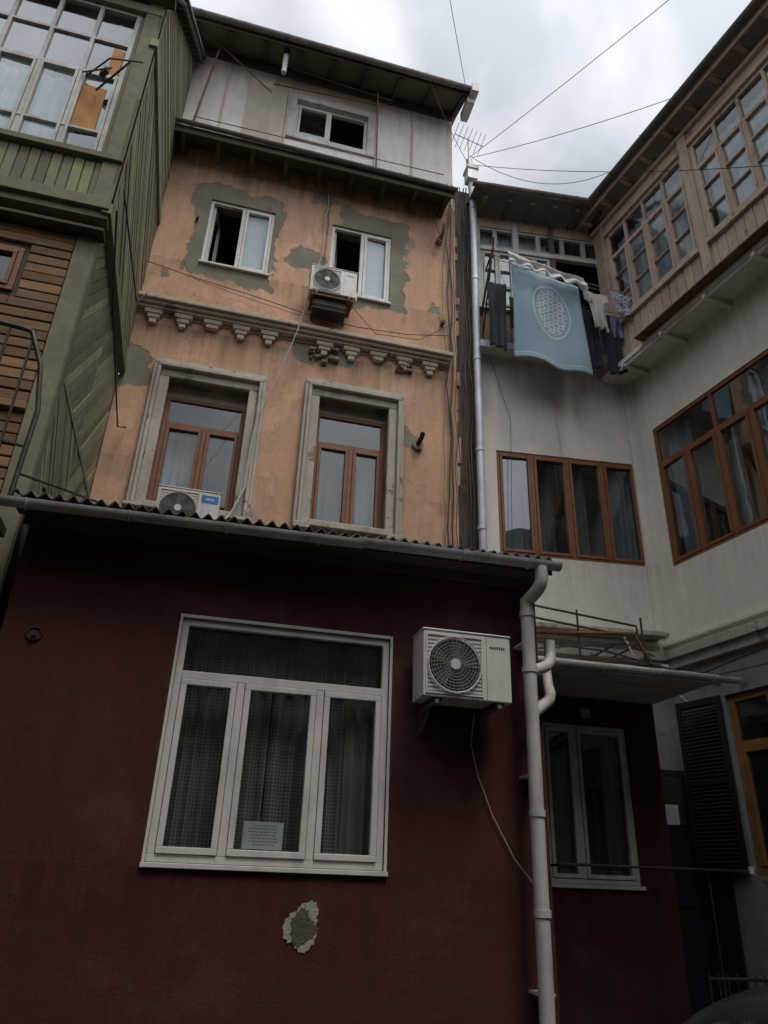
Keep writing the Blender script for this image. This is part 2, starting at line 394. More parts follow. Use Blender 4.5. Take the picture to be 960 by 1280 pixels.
def cloth(name, fr, tl, tr, bl, br, d, m, amp=.04, folds=3.0, thick=.006, nu=40, nv=30, drape=.02, outline=None):
    g = G(); k = g.mi(m); uv = []; ph = random.random() * 6
    for j in range(nv + 1):
        t = j / nv
        for i in range(nu + 1):
            s = i / nu
            u = (tl[0] * (1 - s) + tr[0] * s) * (1 - t) + (bl[0] * (1 - s) + br[0] * s) * t
            z = (tl[1] * (1 - s) + tr[1] * s) * (1 - t) + (bl[1] * (1 - s) + br[1] * s) * t
            z -= drape * math.sin(math.pi * s) * (1 - t) ** 2
            z += .015 * math.sin(s * 9 + ph) * t
            if outline:
                c = (tl[0] + tr[0]) / 2 * (1 - t) + (bl[0] + br[0]) / 2 * t
                u = c + (u - c) * outline(t)
            w = amp * t * math.sin(2 * math.pi * folds * s + ph + t) + amp * .4 * math.sin(7 * t + 4 * s + ph)
            w += amp * .5 * mnoise.noise(Vector((s * 5, t * 3, ph)))
            g.v.append(fr.p(u, z, d + w)); uv.append((s, 1 - t))
    for j in range(nv):
        for i in range(nu):
            a = j * (nu + 1) + i; g.f.append((a, a + nu + 1, a + nu + 2, a + 1)); g.m.append(k)
    o = g.done(name, None, True)
    L = o.data.uv_layers.new(name='UVMap')
    for lp in o.data.loops: L.data[lp.index].uv = uv[lp.vertex_index]
    sd = o.modifiers.new('s', 'SOLIDIFY'); sd.thickness = thick
    return o

def clip(poly, axis, val, keep_less):
    out = []
    for i in range(len(poly)):
        a, b = poly[i], poly[(i + 1) % len(poly)]
        ia = (a[axis] <= val) == keep_less; ib = (b[axis] <= val) == keep_less
        if ia: out.append(a)
        if ia != ib:
            t = (val - a[axis]) / (b[axis] - a[axis]); out.append((a[0] + (b[0] - a[0]) * t, a[1] + (b[1] - a[1]) * t))
    return out
def boards(g, fr, u0, u1, z0, z1, ang, w, m, d=.0, th=.022, gap=.012):
    ca, sa = math.cos(ang), math.sin(ang)
    cs = [(u * -sa + z * ca) for u in (u0, u1) for z in (z0, z1)]
    lo = math.floor(min(cs) / w); hi = math.ceil(max(cs) / w)
    for k in range(lo, hi + 1):
        s0 = k * w + gap / 2; s1 = (k + 1) * w - gap / 2
        L = 30; cu, cz = (u0 + u1) / 2, (z0 + z1) / 2; tc = cu * ca + cz * sa
        P = [((t) * ca - s * sa, (t) * sa + s * ca) for t, s in ((tc - L, s0), (tc + L, s0), (tc + L, s1), (tc - L, s1))]
        for ax, v, kl in ((0, u0, False), (0, u1, True), (1, z0, False), (1, z1, True)):
            if P: P = clip(P, ax, v, kl)
        if len(P) >= 3:
            dd = random.uniform(-.006, .006); g.prism(fr, P, d - .005, d + th + dd, m)

def blob(g, fr, u, z, ru, rz, m, d, n=64, jit=.22, seed=0):
    pts = []
    for i in range(n):
        a = 2 * math.pi * i / n
        r = 1 + jit * (mnoise.noise(Vector((math.cos(a) * .9, math.sin(a) * .9, seed))) * 1.1 + .35 * mnoise.noise(Vector((math.cos(a) * 5, math.sin(a) * 5, seed))) + random.uniform(-.10, .10))
        pts.append((u + ru * r * math.cos(a), z + rz * r * math.sin(a)))
    g.prism(fr, pts, d - .004, d, m)

def disc(g, fr, u, z, r, d, m, n=28):
    g.quad([fr.p(u + r * math.cos(2 * math.pi * i / n), z + r * math.sin(2 * math.pi * i / n), d) for i in range(n)], m)

def air_conditioner(fr, u, z, w, h, dep, d0, label=None, bracket=True):
    root = empty('air_conditioner')
    g = G(); g.box(fr, u, u + w, z, z + h, d0, d0 + dep, ACW)
    g.box(fr, u - .006, u + w + .006, z + h, z + h + .018, d0 - .006, d0 + dep + .008, ACW)
    g.done('casing', root, bevel=.018)
    r = h * .40; cu = u + w * .35; cz = z + h * .5; F = d0 + dep
    g = G()
    disc(g, fr, cu, cz, r, F + .003, ACD)
    for b in range(5):
        a0 = b * 2 * math.pi / 5
        pts = [(cu + math.cos(a0) * r * .2, cz + math.sin(a0) * r * .2), (cu + math.cos(a0 - .1) * r * .9, cz + math.sin(a0 - .1) * r * .9), (cu + math.cos(a0 + .45) * r * .9, cz + math.sin(a0 + .45) * r * .9), (cu + math.cos(a0 + .8) * r * .25, cz + math.sin(a0 + .8) * r * .25)]
        g.prism(fr, pts, F + .004, F + .009, GUTD)
    g.done('fan', root)
    g = G()
    for k in range(8):
        rr = r * (.25 + .80 * k / 7)
        g.tube([fr.p(cu + rr * math.cos(2 * math.pi * i / 32), cz + rr * math.sin(2 * math.pi * i / 32), F + .018) for i in range(33)], .006 if k == 7 else .0026, ACW if k == 7 else ACG, 5, False)
    for k in range(32):
        a = 2 * math.pi * k / 32; a2 = a + .35
        g.tube([fr.p(cu + r * .2 * math.cos(a), cz + r * .2 * math.sin(a), F + .020), fr.p(cu + r * 1.05 * math.cos(a2), cz + r * 1.05 * math.sin(a2), F + .016)], .0026, ACG, 4)
    disc(g, fr, cu, cz, r * .2, F + .026, ACW)
    g.tube([fr.p(cu, cz, F + .012), fr.p(cu, cz, F + .0255)], r * .2, ACW, 20)
    e = r * 1.13
    for i in range(15):
        t = cz - e + .02 + (2 * e - .04) * i / 14; hw = math.sqrt(max(0, (r * 1.07) ** 2 - (t - cz) ** 2))
        for s0, s1 in ((cu - e + .014, cu - hw), (cu + hw, cu + e - .014)):
            if s1 - s0 > .006: g.box(fr, s0, s1, t - .004, t + .004, F - .002, F + .003, ACG)
    for s0, s1, t0, t1 in ((cu - e, cu + e, cz + e - .012, cz + e), (cu - e, cu + e, cz - e, cz - e + .012), (cu - e, cu - e + .012, cz - e + .012, cz + e - .012), (cu + e - .012, cu + e, cz - e + .012, cz + e - .012)):
        g.box(fr, s0, s1, t0, t1, F - .002, F + .008, ACW)
    g.done('fan_grille', root, True)
    g = G()
    if label: g.box(fr, u + w * .70, u + w * .97, z + h * .72, z + h * .92, F, F + .002, label); g.box(fr, u + w * .76, u + w * .90, z + h * .80, z + h * .84, F + .002, F + .003, ACW)
    for k in range(0 if label else 7): g.box(fr, u + w * (.76 + k * .026), u + w * (.776 + k * .026), z + h * .80, z + h * .84, F, F + .002, ACD)
    g.box(fr, u + w * .715, u + w * .72, z + .01, z + h - .01, F - .002, F + .002, ACG)
    g.box(fr, u + w, u + w + .035, z + .06, z + h * .45, d0 + .06, d0 + dep * .6, ACW)
    for k in range(8): g.box(fr, u + w, u + w + .002, z + h * .55 + k * .025, z + h * .55 + k * .025 + .01, d0 + .05, d0 + dep - .05, ACD)
    for s in (.1, .8): g.box(fr, u + w * s, u + w * s + .09, z - .02, z, d0 + .02, F - .02, ACD)
    g.done('side_details', root)
    if bracket:
        g = G()
        for s in (.13, .83):
            uu = u + w * s
            g.box(fr, uu, uu + .03, z - .05, z - .02, 0, F + .01, GUTD); g.box(fr, uu, uu + .03, z - .22, z - .05, 0, .025, GUTD)
            g.tube([fr.p(uu + .015, z - .2, .02), fr.p(uu + .015, z - .055, F - .2)], .010, GUTD, 6)
        g.done('wall_bracket', root)
    return root

def roof_slab(g, fr, u0, u1, d_front, z_front, d_back, z_back, th, m_top, m_bot):
    P = [fr.p(u0, z_front, d_front), fr.p(u1, z_front, d_front), fr.p(u1, z_back, d_back), fr.p(u0, z_back, d_back)]
    Q = [p + Vector((0, 0, th)) for p in P]
    g.quad(P[::-1], m_bot); g.quad(Q, m_top)
    for i in range(4):
        j = (i + 1) % 4; g.quad([P[i], P[j], Q[j], Q[i]], m_top)

# ================================================================== GROUND
g = G(); g.quad([(-150, -150, 0), (150, -150, 0), (150, 150, 0), (-150, 150, 0)], plaster('asphalt', (.05, .048, .046), (.04, .04, .04), (.07, .065, .06), .6, bump=.8)); g.done('ground')

# ================================================================== RED HOUSE
root = empty('maroon_stucco_house')
g = G()
wall(g, RED, -1.5, 2.94, 0, 4.28, [(-.18, 1.56, 1.77, 3.57)], REDW, .2)
g.quad([(-1.5, 6, 0), (-1.5, 9, 0), (-1.5, 9, 5.4), (-1.5, 6, 4.28)], REDW)
g.quad([(2.94, 6, 0), (2.94, 9, 0), (2.94, 9, 5.4), (2.94, 6, 4.28)], REDW)
g.done('walls', root)
window(root, RED, -.18, 1.56, 1.77, 3.57, PVC, cols=(.345, .99), trans=3.115, depth=.02, fw=.055, bw=.06, sash=.05, glass=GLASS, name='large_window')
g = G(); g.box(RED, -.21, 1.59, 1.735, 1.769, -.05, .03, PVC)
for a in ((-.205, -.181, 1.77, 3.6), (1.561, 1.585, 1.77, 3.6)): g.box(RED, *a, -.01, .006, PVC)
g.box(RED, -.18, 1.56, 3.571, 3.6, -.01, .006, PVC); g.done('window_sill_trim', root, bevel=.004)
curtain(root, RED, -.14, .62, 1.8, 3.08, -.24, LACE, .028, .10); curtain(root, RED, .64, 1.52, 1.8, 3.08, -.25, LACE, .028, .11)
curtain(root, RED, -.14, 1.52, 3.09, 3.55, -.24, LACE, .022, .08)
curtain(root, RED, 1.25, 1.52, 1.8, 3.08, -.19, simple('drab_curtain', (.19, .18, .15), .9, .2), .03, .12)
g = G(); blob(g, RED, .97, 1.40, .135, .15, PATCHW, .006, jit=.5, seed=3.3); blob(g, RED, .985, 1.40, .085, .10, PATCHD, .011, jit=.6, seed=8.1)
g.done('plaster_patch', root)
g = G(); g.tube([RED.p(-1.26 + .055 * math.cos(i * .393), 3.31 + .05 * math.sin(i * .393), .006) for i in range(17)], .010, REDW, 6, False); disc(g, RED, -1.26, 3.31, .048, .006, ACD)
g.tube([RED.p(-1.26, 3.31, 0), RED.p(-1.26, 3.30, .05)], .015, RUST, 6)
for (a, b) in ((-1.0, 1.55), (.02, 2.6), (2.2, 2.35), (-.9, 2.9)): disc(g, RED, a, b, .012, .004, ACD, 8)
g.done('vent_hole', root)
# corrugated roof
g = G(); n = 520; k = g.mi(ROOFM); x0, x1 = -1.6, 3.0
ys = [5.66, 6.6, 7.6, 9.0]
for y in ys:
    for i in range(n + 1):
        x = x0 + (x1 - x0) * i / n
        z = 4.325 + (x + 1.5) / 4.5 * .06 + (y - 5.66) / 3.34 * 1.08 + .024 * math.cos(2 * math.pi * x / .105) + .014 * mnoise.noise(Vector((x * 1.3, y * .1, 0)))
        g.v.append(Vector((x, y + (.035 * mnoise.noise(Vector((math.floor(x / .84) * 3.1, 5, 1))) if y == ys[0] else 0), z)))
for j in range(3):
    for i in range(n): a = j * (n + 1) + i; g.f.append((a, a + 1, a + n + 2, a + n + 1)); g.m.append(k)
o = g.done('corrugated_roof', root, True); sd = o.modifiers.new('s', 'SOLIDIFY'); sd.thickness = .008
g = G(); g.box(RED, -1.55, 2.98, 4.20, 4.285, .0, .02, DARKW); g.quad([(-1.6, 5.7, 4.27), (2.98, 5.7, 4.27), (2.98, 6, 4.285), (-1.6, 6, 4.285)], DARKW)
g.box(RED, -1.6, 2.98, 4.24, 4.30, .29, .31, DARKW); g.done('eave_boards', root)
g = G(); g.gutter((-1.85, 5.63, 4.235), (1.2, 5.63, 4.285), .06, METALW); g.gutter((1.15, 5.63, 4.30), (3.03, 5.63, 4.325), .064, METALW); g.done('front_gutter', root, True)
g = G()
g.box(RED, .49, .79, 1.885, 2.075, -.086, -.083, PAPER)
for k in range(7):
    z = 2.045 - k * .022; a = .52 + random.uniform(0, .02) + (.04 if k in (0, 6) else 0)
    u_ = a
    while u_ < .76 - random.uniform(0, .05):
        w_ = random.uniform(.012, .035); g.box(RED, u_, min(u_ + w_, .77), z, z + .006, -.083, -.0822, INK); u_ += w_ + .008
g.done('paper_notice')
air_conditioner(RED, 1.73, 3.02, .755, .54, .30, .12)
g = G()
g.tube([RED.p(2.50, 3.2, .2), RED.p(2.58, 3.15, .16), RED.p(2.60, 3.45, .1), RED.p(2.45, 3.62, .03), RED.p(2.2, 3.66, .01)], .014, CABLEW, 6)
g.tube([RED.p(2.28, 2.98, .1), RED.p(2.27, 2.75, .03), RED.p(2.33, 2.5, .02), RED.p(2.45, 2.2, .02), RED.p(2.62, 1.9, .02), RED.p(2.78, 1.7, .05)], .0045, CABLEW, 5)
g.done('ac_cable')
# drainpipe
g = G(); X = 2.76; Yp = 5.80
g.tube([(2.84, 5.63, 4.27)] + arc((2.84, 5.63, 4.16), (2.83, 5.64, 4.06), (X, Yp, 4.0), 5) + [(X, Yp, 3.9), (2.74, Yp, 0.0)], .058, PIPEM, 14)
for z in (3.85, 3.35, 2.2, 1.5, .7): g.tube([(X - .004 * (3.9 - z), Yp, z), (X - .004 * (3.9 - z), Yp, z + .05)], .067, PIPEM, 14)
g.tube([(3.06, 6.0, 3.72)] + arc((3.06, 6.0, 3.60), (3.05, 5.95, 3.48), (2.9, 5.86, 3.42), 6) + [(2.76, Yp, 3.36)], .05, PIPEM, 12)
g.tube([(3.18, 6.35, 3.58)] + arc((3.17, 6.3, 3.38), (3.12, 6.1, 3.22), (2.95, 5.95, 3.13), 6) + [(2.76, Yp, 3.0)], .05, PIPEM, 12)
for z in (3.6, 2.5, 1.0): g.box(XF, X - .06, X + .06, z, z + .02, -6.0, -5.8, METALW)
g.done('drainpipe', None, True)

# ================================================================== RED ANNEX
root = empty('maroon_annex')
g = G(); wall(g, R2, 2.95, 5.4, 0, 3.74, [(3.90, 4.99, 1.75, 3.42)], REDW, .2)
g.quad([(5.4, 8, 0), (5.4, 8.8, 0), (5.4, 8.8, 3.74), (5.4, 8, 3.74)], REDW); g.done('walls', root)
window(root, R2, 3.90, 4.99, 1.75, 3.42, PVC, cols=(4.32,), depth=.02, fw=.05, bw=.06, sash=.045, glass=GLASSD)
g = G(); g.box(R2, 3.87, 5.02, 1.71, 1.749, -.05, .03, PVC); g.done('sill', root)
curtain(root, R2, 3.95, 4.3, 1.8, 3.38, -.25, CURTG, .03, .11); curtain(root, R2, 4.45, 4.95, 1.8, 3.38, -.27, LACE, .03, .11)
g = G()
g.box(XF, 2.96, 5.42, 3.745, 3.80, -8.75, -6.78, PANEL)
for y in (7.2, 7.6): g.box(XF, 2.97, 5.41, 3.738, 3.744, -y - .012, -y, PVCG)
g.box(XF, 2.96, 5.43, 3.70, 3.81, -6.779, -6.755, METALW); g.done('canopy', root)
g = G(); g.gutter((3.0, 6.69, 3.74), (5.6, 6.69, 3.77), .055, METALW); g.done('canopy_gutter', root, True)
g = G()
for k in range(9):
    x = 3.1 + k * .25; g.box(XF, x, x + .22, 3.81 + .02 * (k % 3), 3.84 + .02 * (k % 3), -8.5, -6.9 - random.uniform(0, .3), TIN)
g.box(XF, 3.1, 4.9, 3.90, 3.94, -8.4, -7.0, DARKW); g.box(XF, 3.5, 5.1, 3.945, 3.99, -8.2, -7.15, TRIM)
g.done('tin_sheets', root)
g = G()
g.box(R2, 4.4, 4.52, 3.5, 3.6, 0, .05, PVCG)
g.done('wall_lamp_box', root)
g = G()
for z in (4.28, 4.42): g.tube([(3.0, 7.1, z + .1), (3.6, 7.1, z + .05), (4.75, 7.15, z - .02), (4.85, 7.3, z - .04), (4.95, 8.5, z)], .014, IRON, 6)
for x in (3.3, 4.0, 4.8): g.tube([(x, 7.13, 3.8), (x, 7.13, 4.5)], .013, IRON, 6)
g.tube([(3.1, 7.3, 4.2), (4.6, 7.0, 4.25), (4.8, 7.0, 3.9)], .022, RUST, 7)
g.tube([(3.0, 7.6, 4.02), (5.2, 7.7, 4.1), (5.35, 8.5, 4.1)], .02, METALW, 7)
g.tube([(4.6, 7.2, 4.3), (4.65, 7.1, 4.0), (5.1, 7.1, 3.9)], .012, CABLEW, 6)
g.tube([(3.0, 7.0, 4.05), (4.2, 6.95, 4.0), (5.1, 7.0, 3.88)], .012, CABLE, 6); g.tube([(3.2, 6.9, 3.9), (4.4, 6.9, 4.1), (4.9, 7.1, 4.05)], .01, CABLE, 6)
g.done('iron_pipe_railing', None, True)

# ================================================================== PEACH HOUSE
root = empty('peach_apartment_house')
L1 = (-.98, .13, 5.97, 7.93); L2 = (1.15, 2.2, 6.03, 8.05); U1 = (-.88, .16, 10.18, 11.55); U2 = (1.12, 2.15, 10.12, 11.60)
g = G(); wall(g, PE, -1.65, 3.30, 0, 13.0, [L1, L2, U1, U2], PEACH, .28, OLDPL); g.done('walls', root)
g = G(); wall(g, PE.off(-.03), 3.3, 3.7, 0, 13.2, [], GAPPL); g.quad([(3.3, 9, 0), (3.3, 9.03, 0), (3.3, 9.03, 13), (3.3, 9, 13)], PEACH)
zz = 6.0
while zz < 8.2:
    w = random.choice((.03, .08, .11)); h_ = random.uniform(.06, .09)
    g.box(PE, 3.62, 3.66 + w * .3, zz, zz + h_, -.05, .02 + random.uniform(0, .03), OLDPL); zz += h_ + .02
zz = 6.0
while zz < 12.9:
    h_ = random.uniform(.12, .45); g.box(PE, 3.27, 3.30 + random.uniform(.0, .07), zz, zz + h_, -.04, -.004, PEACH); zz += h_ + random.uniform(.05, .3)
g.done('corner_strip', root)
def architrave(g, h):
    a, b, c, d = h
    for (w0, w1, dd) in ((.0, .13, .055), (.13, .18, .12), (.18, .23, .09)):
        g.box(PE, a - w1, a - w0, c - .08, d + w0, 0, dd, TRIM); g.box(PE, b + w0, b + w1, c - .08, d + w0, 0, dd, TRIM)
        g.box(PE, a - w1, b + w1, d + w0, d + w1 * 1.15, 0, dd + .002, TRIM)
    g.box(PE, a - .02, b + .02, c - .10, c - .001, -.02, .09, TRIM)
g = G(); architrave(g, L1); architrave(g, L2); g.done('window_surrounds', root, bevel=.014)
g = G()
for a, b in ((-1.24, -.99), (.14, .38)): g.box(PE, a, b, 5.84, 5.889, 0, .15, TRIM)
for a, b in ((.92, 1.15), (2.21, 2.45)): g.box(PE, a, b, 5.86, 5.949, 0, .15, TRIM)
g.done('surround_feet', root, bevel=.01)
window(root, PE, -.98, .13, 5.97, 7.75, BROWNF, cols=(-.40,), trans=7.30, depth=.16, fw=.06, bw=.06, sash=.05, top_cols=(), glass=GLASSD)
g = G(); g.box(PE, -.98, .13, 7.751, 7.93, -.25, -.17, TRIM); g.box(PE, 1.15, 2.2, 7.90, 8.05, -.25, -.17, TRIM); g.done('lintel_panels', root)
window(root, PE, 1.15, 2.2, 6.03, 7.899, BROWNF, cols=(1.70,), trans=7.38, depth=.16, fw=.06, bw=.06, sash=.05, top_cols=(), glass=GLASSD)
curtain(root, PE, -.93, -.45, 6.0, 7.25, -.34, CURTW, .03, .1); curtain(root, PE, -.05, .1, 6.0, 7.3, -.5, CURTG, .03, .1)
curtain(root, PE, 1.2, 1.62, 6.05, 7.3, -.40, CURTB, .03, .1); curtain(root, PE, 1.85, 2.15, 6.05, 7.3, -.36, CURTW, .03, .09)
curtain(root, PE, -.9, .1, 7.3, 7.72, -.6, CURTG, .03, .1); curtain(root, PE, 1.2, 2.15, 7.35, 7.88, -.6, CURTG, .03, .1)
for (a, b, c, d) in (U1, U2):
    mid = a + (b - a) * .52
    window(root, PE, a, b, c, d, PVC, cols=(mid,), depth=.03, fw=.05, bw=.06, sash=.045, open_=(0,))
    g = G(); g.box(PE, mid + .05, b - .05, c + .05, d - .05, -.13, -.12, FILM)  # pale sheet stands in for sky reflected in the closed sash
    F2 = Fr(*(PE.p(a + .06, 0, -.1).xy), math.cos(1.35), math.sin(1.35))
    for q in ((0, .45, c + .06, c + .11), (0, .45, d - .11, d - .06), (0, .05, c + .11, d - .11), (.40, .45, c + .11, d - .11)): g.box(F2, *q, -.02, .03, PVC)
    g.box(PE, a - .02, b + .02, c - .035, c - .001, -.02, .05, METALW)
    g.done('open_sash_and_sky_film', root)
# cornice
g = G()
def seg(u0, u1, z0, z1, d): g.box(PE, u0, u1, z0, z1, 0, d, CORN)
seg(-1.66, 3.17, 9.13, 9.20, .22); seg(-1.65, 3.15, 9.08, 9.129, .17); seg(-1.65, 3.13, 9.03, 9.079, .12)
k = 0; u = -1.5
while u < 3.0:
    if k != 5:
        a_ = random.uniform(-.01, .01)
        seg(u, u + .26, 8.95, 9.029, .10); seg(u + .04 + a_, u + .22, 8.88, 8.949, .085)
        if k not in (2, 8): seg(u + .08, u + .18 + a_, 8.80, 8.879, .07)
    u += .42; k += 1
seg(-1.65, 3.1, 8.985, 9.028, .03)
g.done('cornice', root, bevel=.012)
g = G()
for i in range(34):
    u = .92 + random.random() * .42; z = 8.66 + random.random() * .40; s = random.uniform(.02, .06)
    g.box(PE, u, u + s * 1.6, z, z + s, -.01, random.uniform(.02, .09), OLDPL)
for i in range(16):
    u = 2.2 + random.random() * .3; z = 8.76 + random.random() * .22; s = random.uniform(.02, .05)
    g.box(PE, u, u + s * 1.6, z, z + s, -.01, random.uniform(.02, .11), OLDPL)
g.done('broken_masonry', root, bevel=.006)
# wooden belt canopy
g = G()
roof_slab(g, PE, -1.68, 3.12, .52, 12.43, 0, 12.62, .035, TIN, DARKW)
g.box(PE, -1.68, 3.12, 12.33, 12.425, .47, .50, DARKW)
for i in range(9):
    u = -1.5 + i * .56; g.box(PE, u, u + .07, 12.36, 12.45, 0, .46, DARKW)
g.done('belt_canopy', root)
g = G(); g.gutter(PE.p(-1.7, 12.50, .56), PE.p(3.15, 12.47, .56), .045, GUTD); g.done('belt_gutter', root, True)
# top storey
T = (.27, 1.60, 13.53, 14.46)
g = G(); wall(g, PE.off(.01), -1.65, 3.26, 12.65, 15.4, [T], PANEL, .15)
for a, b, m in ((-1.62, -1.0, PANEL), (-.98, -.15, PANEL), (-.13, .1, PANEL2), (1.78, 2.45, PANEL), (2.47, 3.24, PANEL)):
    g.box(PE, a, b, 12.7, 15.0, .0, .03 + random.uniform(0, .008), m)
g.box(PE, .12, 1.76, 12.7, 13.40, 0, .03, PANEL); g.box(PE, .12, 1.76, 14.62, 15.0, 0, .03, PANEL2)
g.box(PE, -.62, .08, 13.1, 14.6, .04, .052, PANEL2)
g.quad([(3.26, 9, 12.6), (3.26, 12, 12.6), (3.26, 12, 15.4), (3.26, 9, 15.4)], PANEL)
g.done('attic_panels', root)
g = G()
for q in ((.13, .27, 13.41, 14.60), (1.60, 1.74, 13.41, 14.60), (.271, 1.599, 14.46, 14.60), (.271, 1.599, 13.41, 13.53)): g.box(PE, *q, .0, .07, PVCG)
g.box(PE, -1.6, 3.2, 12.95, 13.0, .04, .07, DARKW)
for u in (-1.0, .115, 1.765, 2.46): g.box(PE, u - .02, u + .02, 12.7, 15.0, .03, .058, PANEL2)
g.done('attic_window_casing', root, bevel=.006)
window(root, PE, .27, 1.60, 13.53, 14.46, PVC, cols=(.9,), depth=.03, fw=.05, bw=.05, sash=.045, open_=(1,), glass=GLASSR)
# roof
g = G(); roof_slab(g, PE, -1.9, 3.38, .72, 14.98, 0.0, 15.28, .04, TIN, SOFFW); roof_slab(g, PE, -1.9, 3.38, .0, 15.281, -4, 16.4, .04, TIN, SOFFW)
for i in range(9):
    u = -1.7 + i * .62
    P = [PE.p(u, 14.90, .66), PE.p(u + .08, 14.90, .66), PE.p(u + .08, 15.20, 0), PE.p(u, 15.20, 0)]
    g.hexa(P + [p + Vector((0, 0, .075)) for p in P], DARKW)
g.box(PE, -1.88, 3.36, 14.90, 14.98, .68, .705, DARKW)
g.box(PE, -1.65, 3.26, 15.02, 15.2, .031, .06, SOFFW)
g.done('roof', root)
g = G(); g.gutter(PE.p(-1.95, 15.02, .78), PE.p(3.36, 14.98, .78), .06, TIN); g.box(PE, 3.37, 3.50, 14.85, 15.06, .2, .86, METALW)
g.box(PE, 3.33, 3.47, 14.72, 14.85, .35, .7, METALW)
g.done('roof_gutter', root, True)
g = G()
g.tube([PE.p(2.99, 11.72, 0), PE.p(2.99, 11.70, .14)], .06, TERRA, 12)
g.tube([PE.p(2.99, 11.69, .12)] + [PE.p(3.0, 11.75, .2), PE.p(3.03, 11.95, .22)], .035, RUST, 10)
g.tube([PE.p(2.66, 7.50, 0), PE.p(2.66, 7.50, .06)], .085, OLDPL, 12); g.tube([PE.p(2.66, 7.5, .05), PE.p(2.68, 7.56, .18), PE.p(2.69, 7.62, .2)], .035, IRON, 10)
g.tube([PE.p(3.05, 9.9, 0), PE.p(3.05, 9.9, .1)], .035, RUST, 10); g.tube([PE.p(-1.05, 11.0, 0), PE.p(-1.03, 11.0, .1)], .02, RUST, 8)
g.done('wall_vent_stub', root, True)
air_conditioner(PE, .80, 9.68, .72, .50, .28, .16)
g = G(); g.box(PE, .88, 1.38, 9.40, 9.60, .12, .38, IRON); g.box(PE, .84, 1.48, 9.60, 9.625, .05, .44, RUST)
g.tube([PE.p(.86, 9.47, .4), PE.p(1.4, 9.47, .4)], .012, RUST, 6); g.done('ac_drip_tray')
air_conditioner(PE, -.80, 5.43, .76, .54, .28, .25, label=ACB, bracket=False)
g = G()
def cab(pts, r, m, d=.05): g.tube([PE.p(a, b, d if len(t) == 0 else t[0]) for a, b, *t in pts], r, m, 5)
cab([(.85, 9.9, .2), (.78, 9.5, .26), (.70, 9.0, .25), (.58, 8.5, .18), (.45, 8.0, .16), (.30, 7.5, .16), (.25, 7.0, .15), (.22, 6.5, .15), (.18, 6.1, .15), (.3, 5.95, .15), (.42, 6.15, .1), (.40, 5.8, .08)], .009, CABLEW)
cab([(.30, 7.6, .15), (.25, 6.9, .16), (.24, 6.3, .16), (.1, 5.85, .2), (-.02, 5.7, .25)], .016, CABLEW)
cab([(1.0, 12.3), (1.02, 11.9), (.98, 11.7), (.99, 10.9), (.9, 10.3)], .009, CABLEW, .03)
cab([(1.02, 12.3), (1.04, 11.6), (1.03, 10.6)], .006, CABLE, .03)
cab([(-1.6, 9.75), (-.9, 9.62), (0, 9.5), (.8, 9.36), (1.6, 9.3), (2.4, 9.35), (3.1, 9.5)], .006, CABLE, .24)
cab([(-1.1, 9.9), (-.9, 9.6), (-.2, 9.45), (.75, 9.3)], .004, CABLE, .24)
cab([(1.5, 9.7), (1.9, 9.25), (2.6, 9.3), (3.2, 9.8)], .005, CABLE, .23)
for i in range(8):
    x = 3.08 + i * .062; pts = []; z = 13.2
    while z > 5.6: pts.append((x + random.uniform(-.035, .035), z, .05 + random.uniform(-.02, .03))); z -= .5
    cab(pts, random.choice((.006, .008, .012)), random.choice((CABLE, CABLE, IRON, OLDPL)))
cab([(3.15, 13), (2.9, 12.2), (3.0, 11.9)], .006, CABLE)
g.done('wall_cable')
g = G()
g.tube([PE.p(-.05, 15.1, .5), PE.p(-.05, 14.35, .55)], .045, METALW, 10); g.tube([PE.p(-.05, 15.15, .5), PE.p(-.05, 14.9, .52)], .055, IRON, 10)
g.done('hanging_vent_tube', None, True)
g = G()
for (a, b, c, d, r) in ((-1.3, 15.1, -.2, 14.1, .012), (-.2, 14.35, 1.9, 14.55, .012), (-1.4, 12.6, -1.2, 15.1, .02), (1.75, 12.7, 1.7, 15.1, .016), (-1.4, 13.0, 3.0, 13.1, .008), (.1, 14.9, 2.0, 14.75, .008)):
    g.tube([PE.p(a, b, .3), PE.p((a + c) / 2, (b + d) / 2 - .03, .32), PE.p(c, d, .3)], r, RUST, 6)
g.done('iron_clothes_rods')

# ================================================================== WHITE BACK HOUSE
root = empty('white_apartment_house')
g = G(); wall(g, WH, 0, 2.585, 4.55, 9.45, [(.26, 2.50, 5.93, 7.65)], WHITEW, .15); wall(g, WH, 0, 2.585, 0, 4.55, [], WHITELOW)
RW = [(.37, 3.2, 5.8, 8.09), (4.6, 7.2, 5.8, 8.09), (8.6, 11.4, 5.8, 8.09), (12.6, 15, 5.8, 8.09)]
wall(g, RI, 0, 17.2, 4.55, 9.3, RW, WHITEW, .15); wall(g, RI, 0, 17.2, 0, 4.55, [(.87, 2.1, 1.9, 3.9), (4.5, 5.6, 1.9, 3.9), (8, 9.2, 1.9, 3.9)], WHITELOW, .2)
g.done('walls', root)
w = [.26 + 2.24 * i / 4 for i in (1, 2, 3)]
window(root, WH, .26, 2.50, 5.93, 7.65, BROWNF, cols=w, depth=.015, fw=.05, bw=.05, sash=.045, glass=GLASSR)
curtain(root, WH, .32, .78, 5.96, 7.6, -.22, CURTB, .03, .1); curtain(root, WH, 1.42, 1.75, 5.96, 7.6, -.3, CURTG, .03, .1); curtain(root, WH, 1.95, 2.44, 5.96, 7.6, -.2, CURTB, .03, .1)
curtain(root, WH, .8, 1.3, 5.96, 7.6, -.5, CURTG, .03, .1)
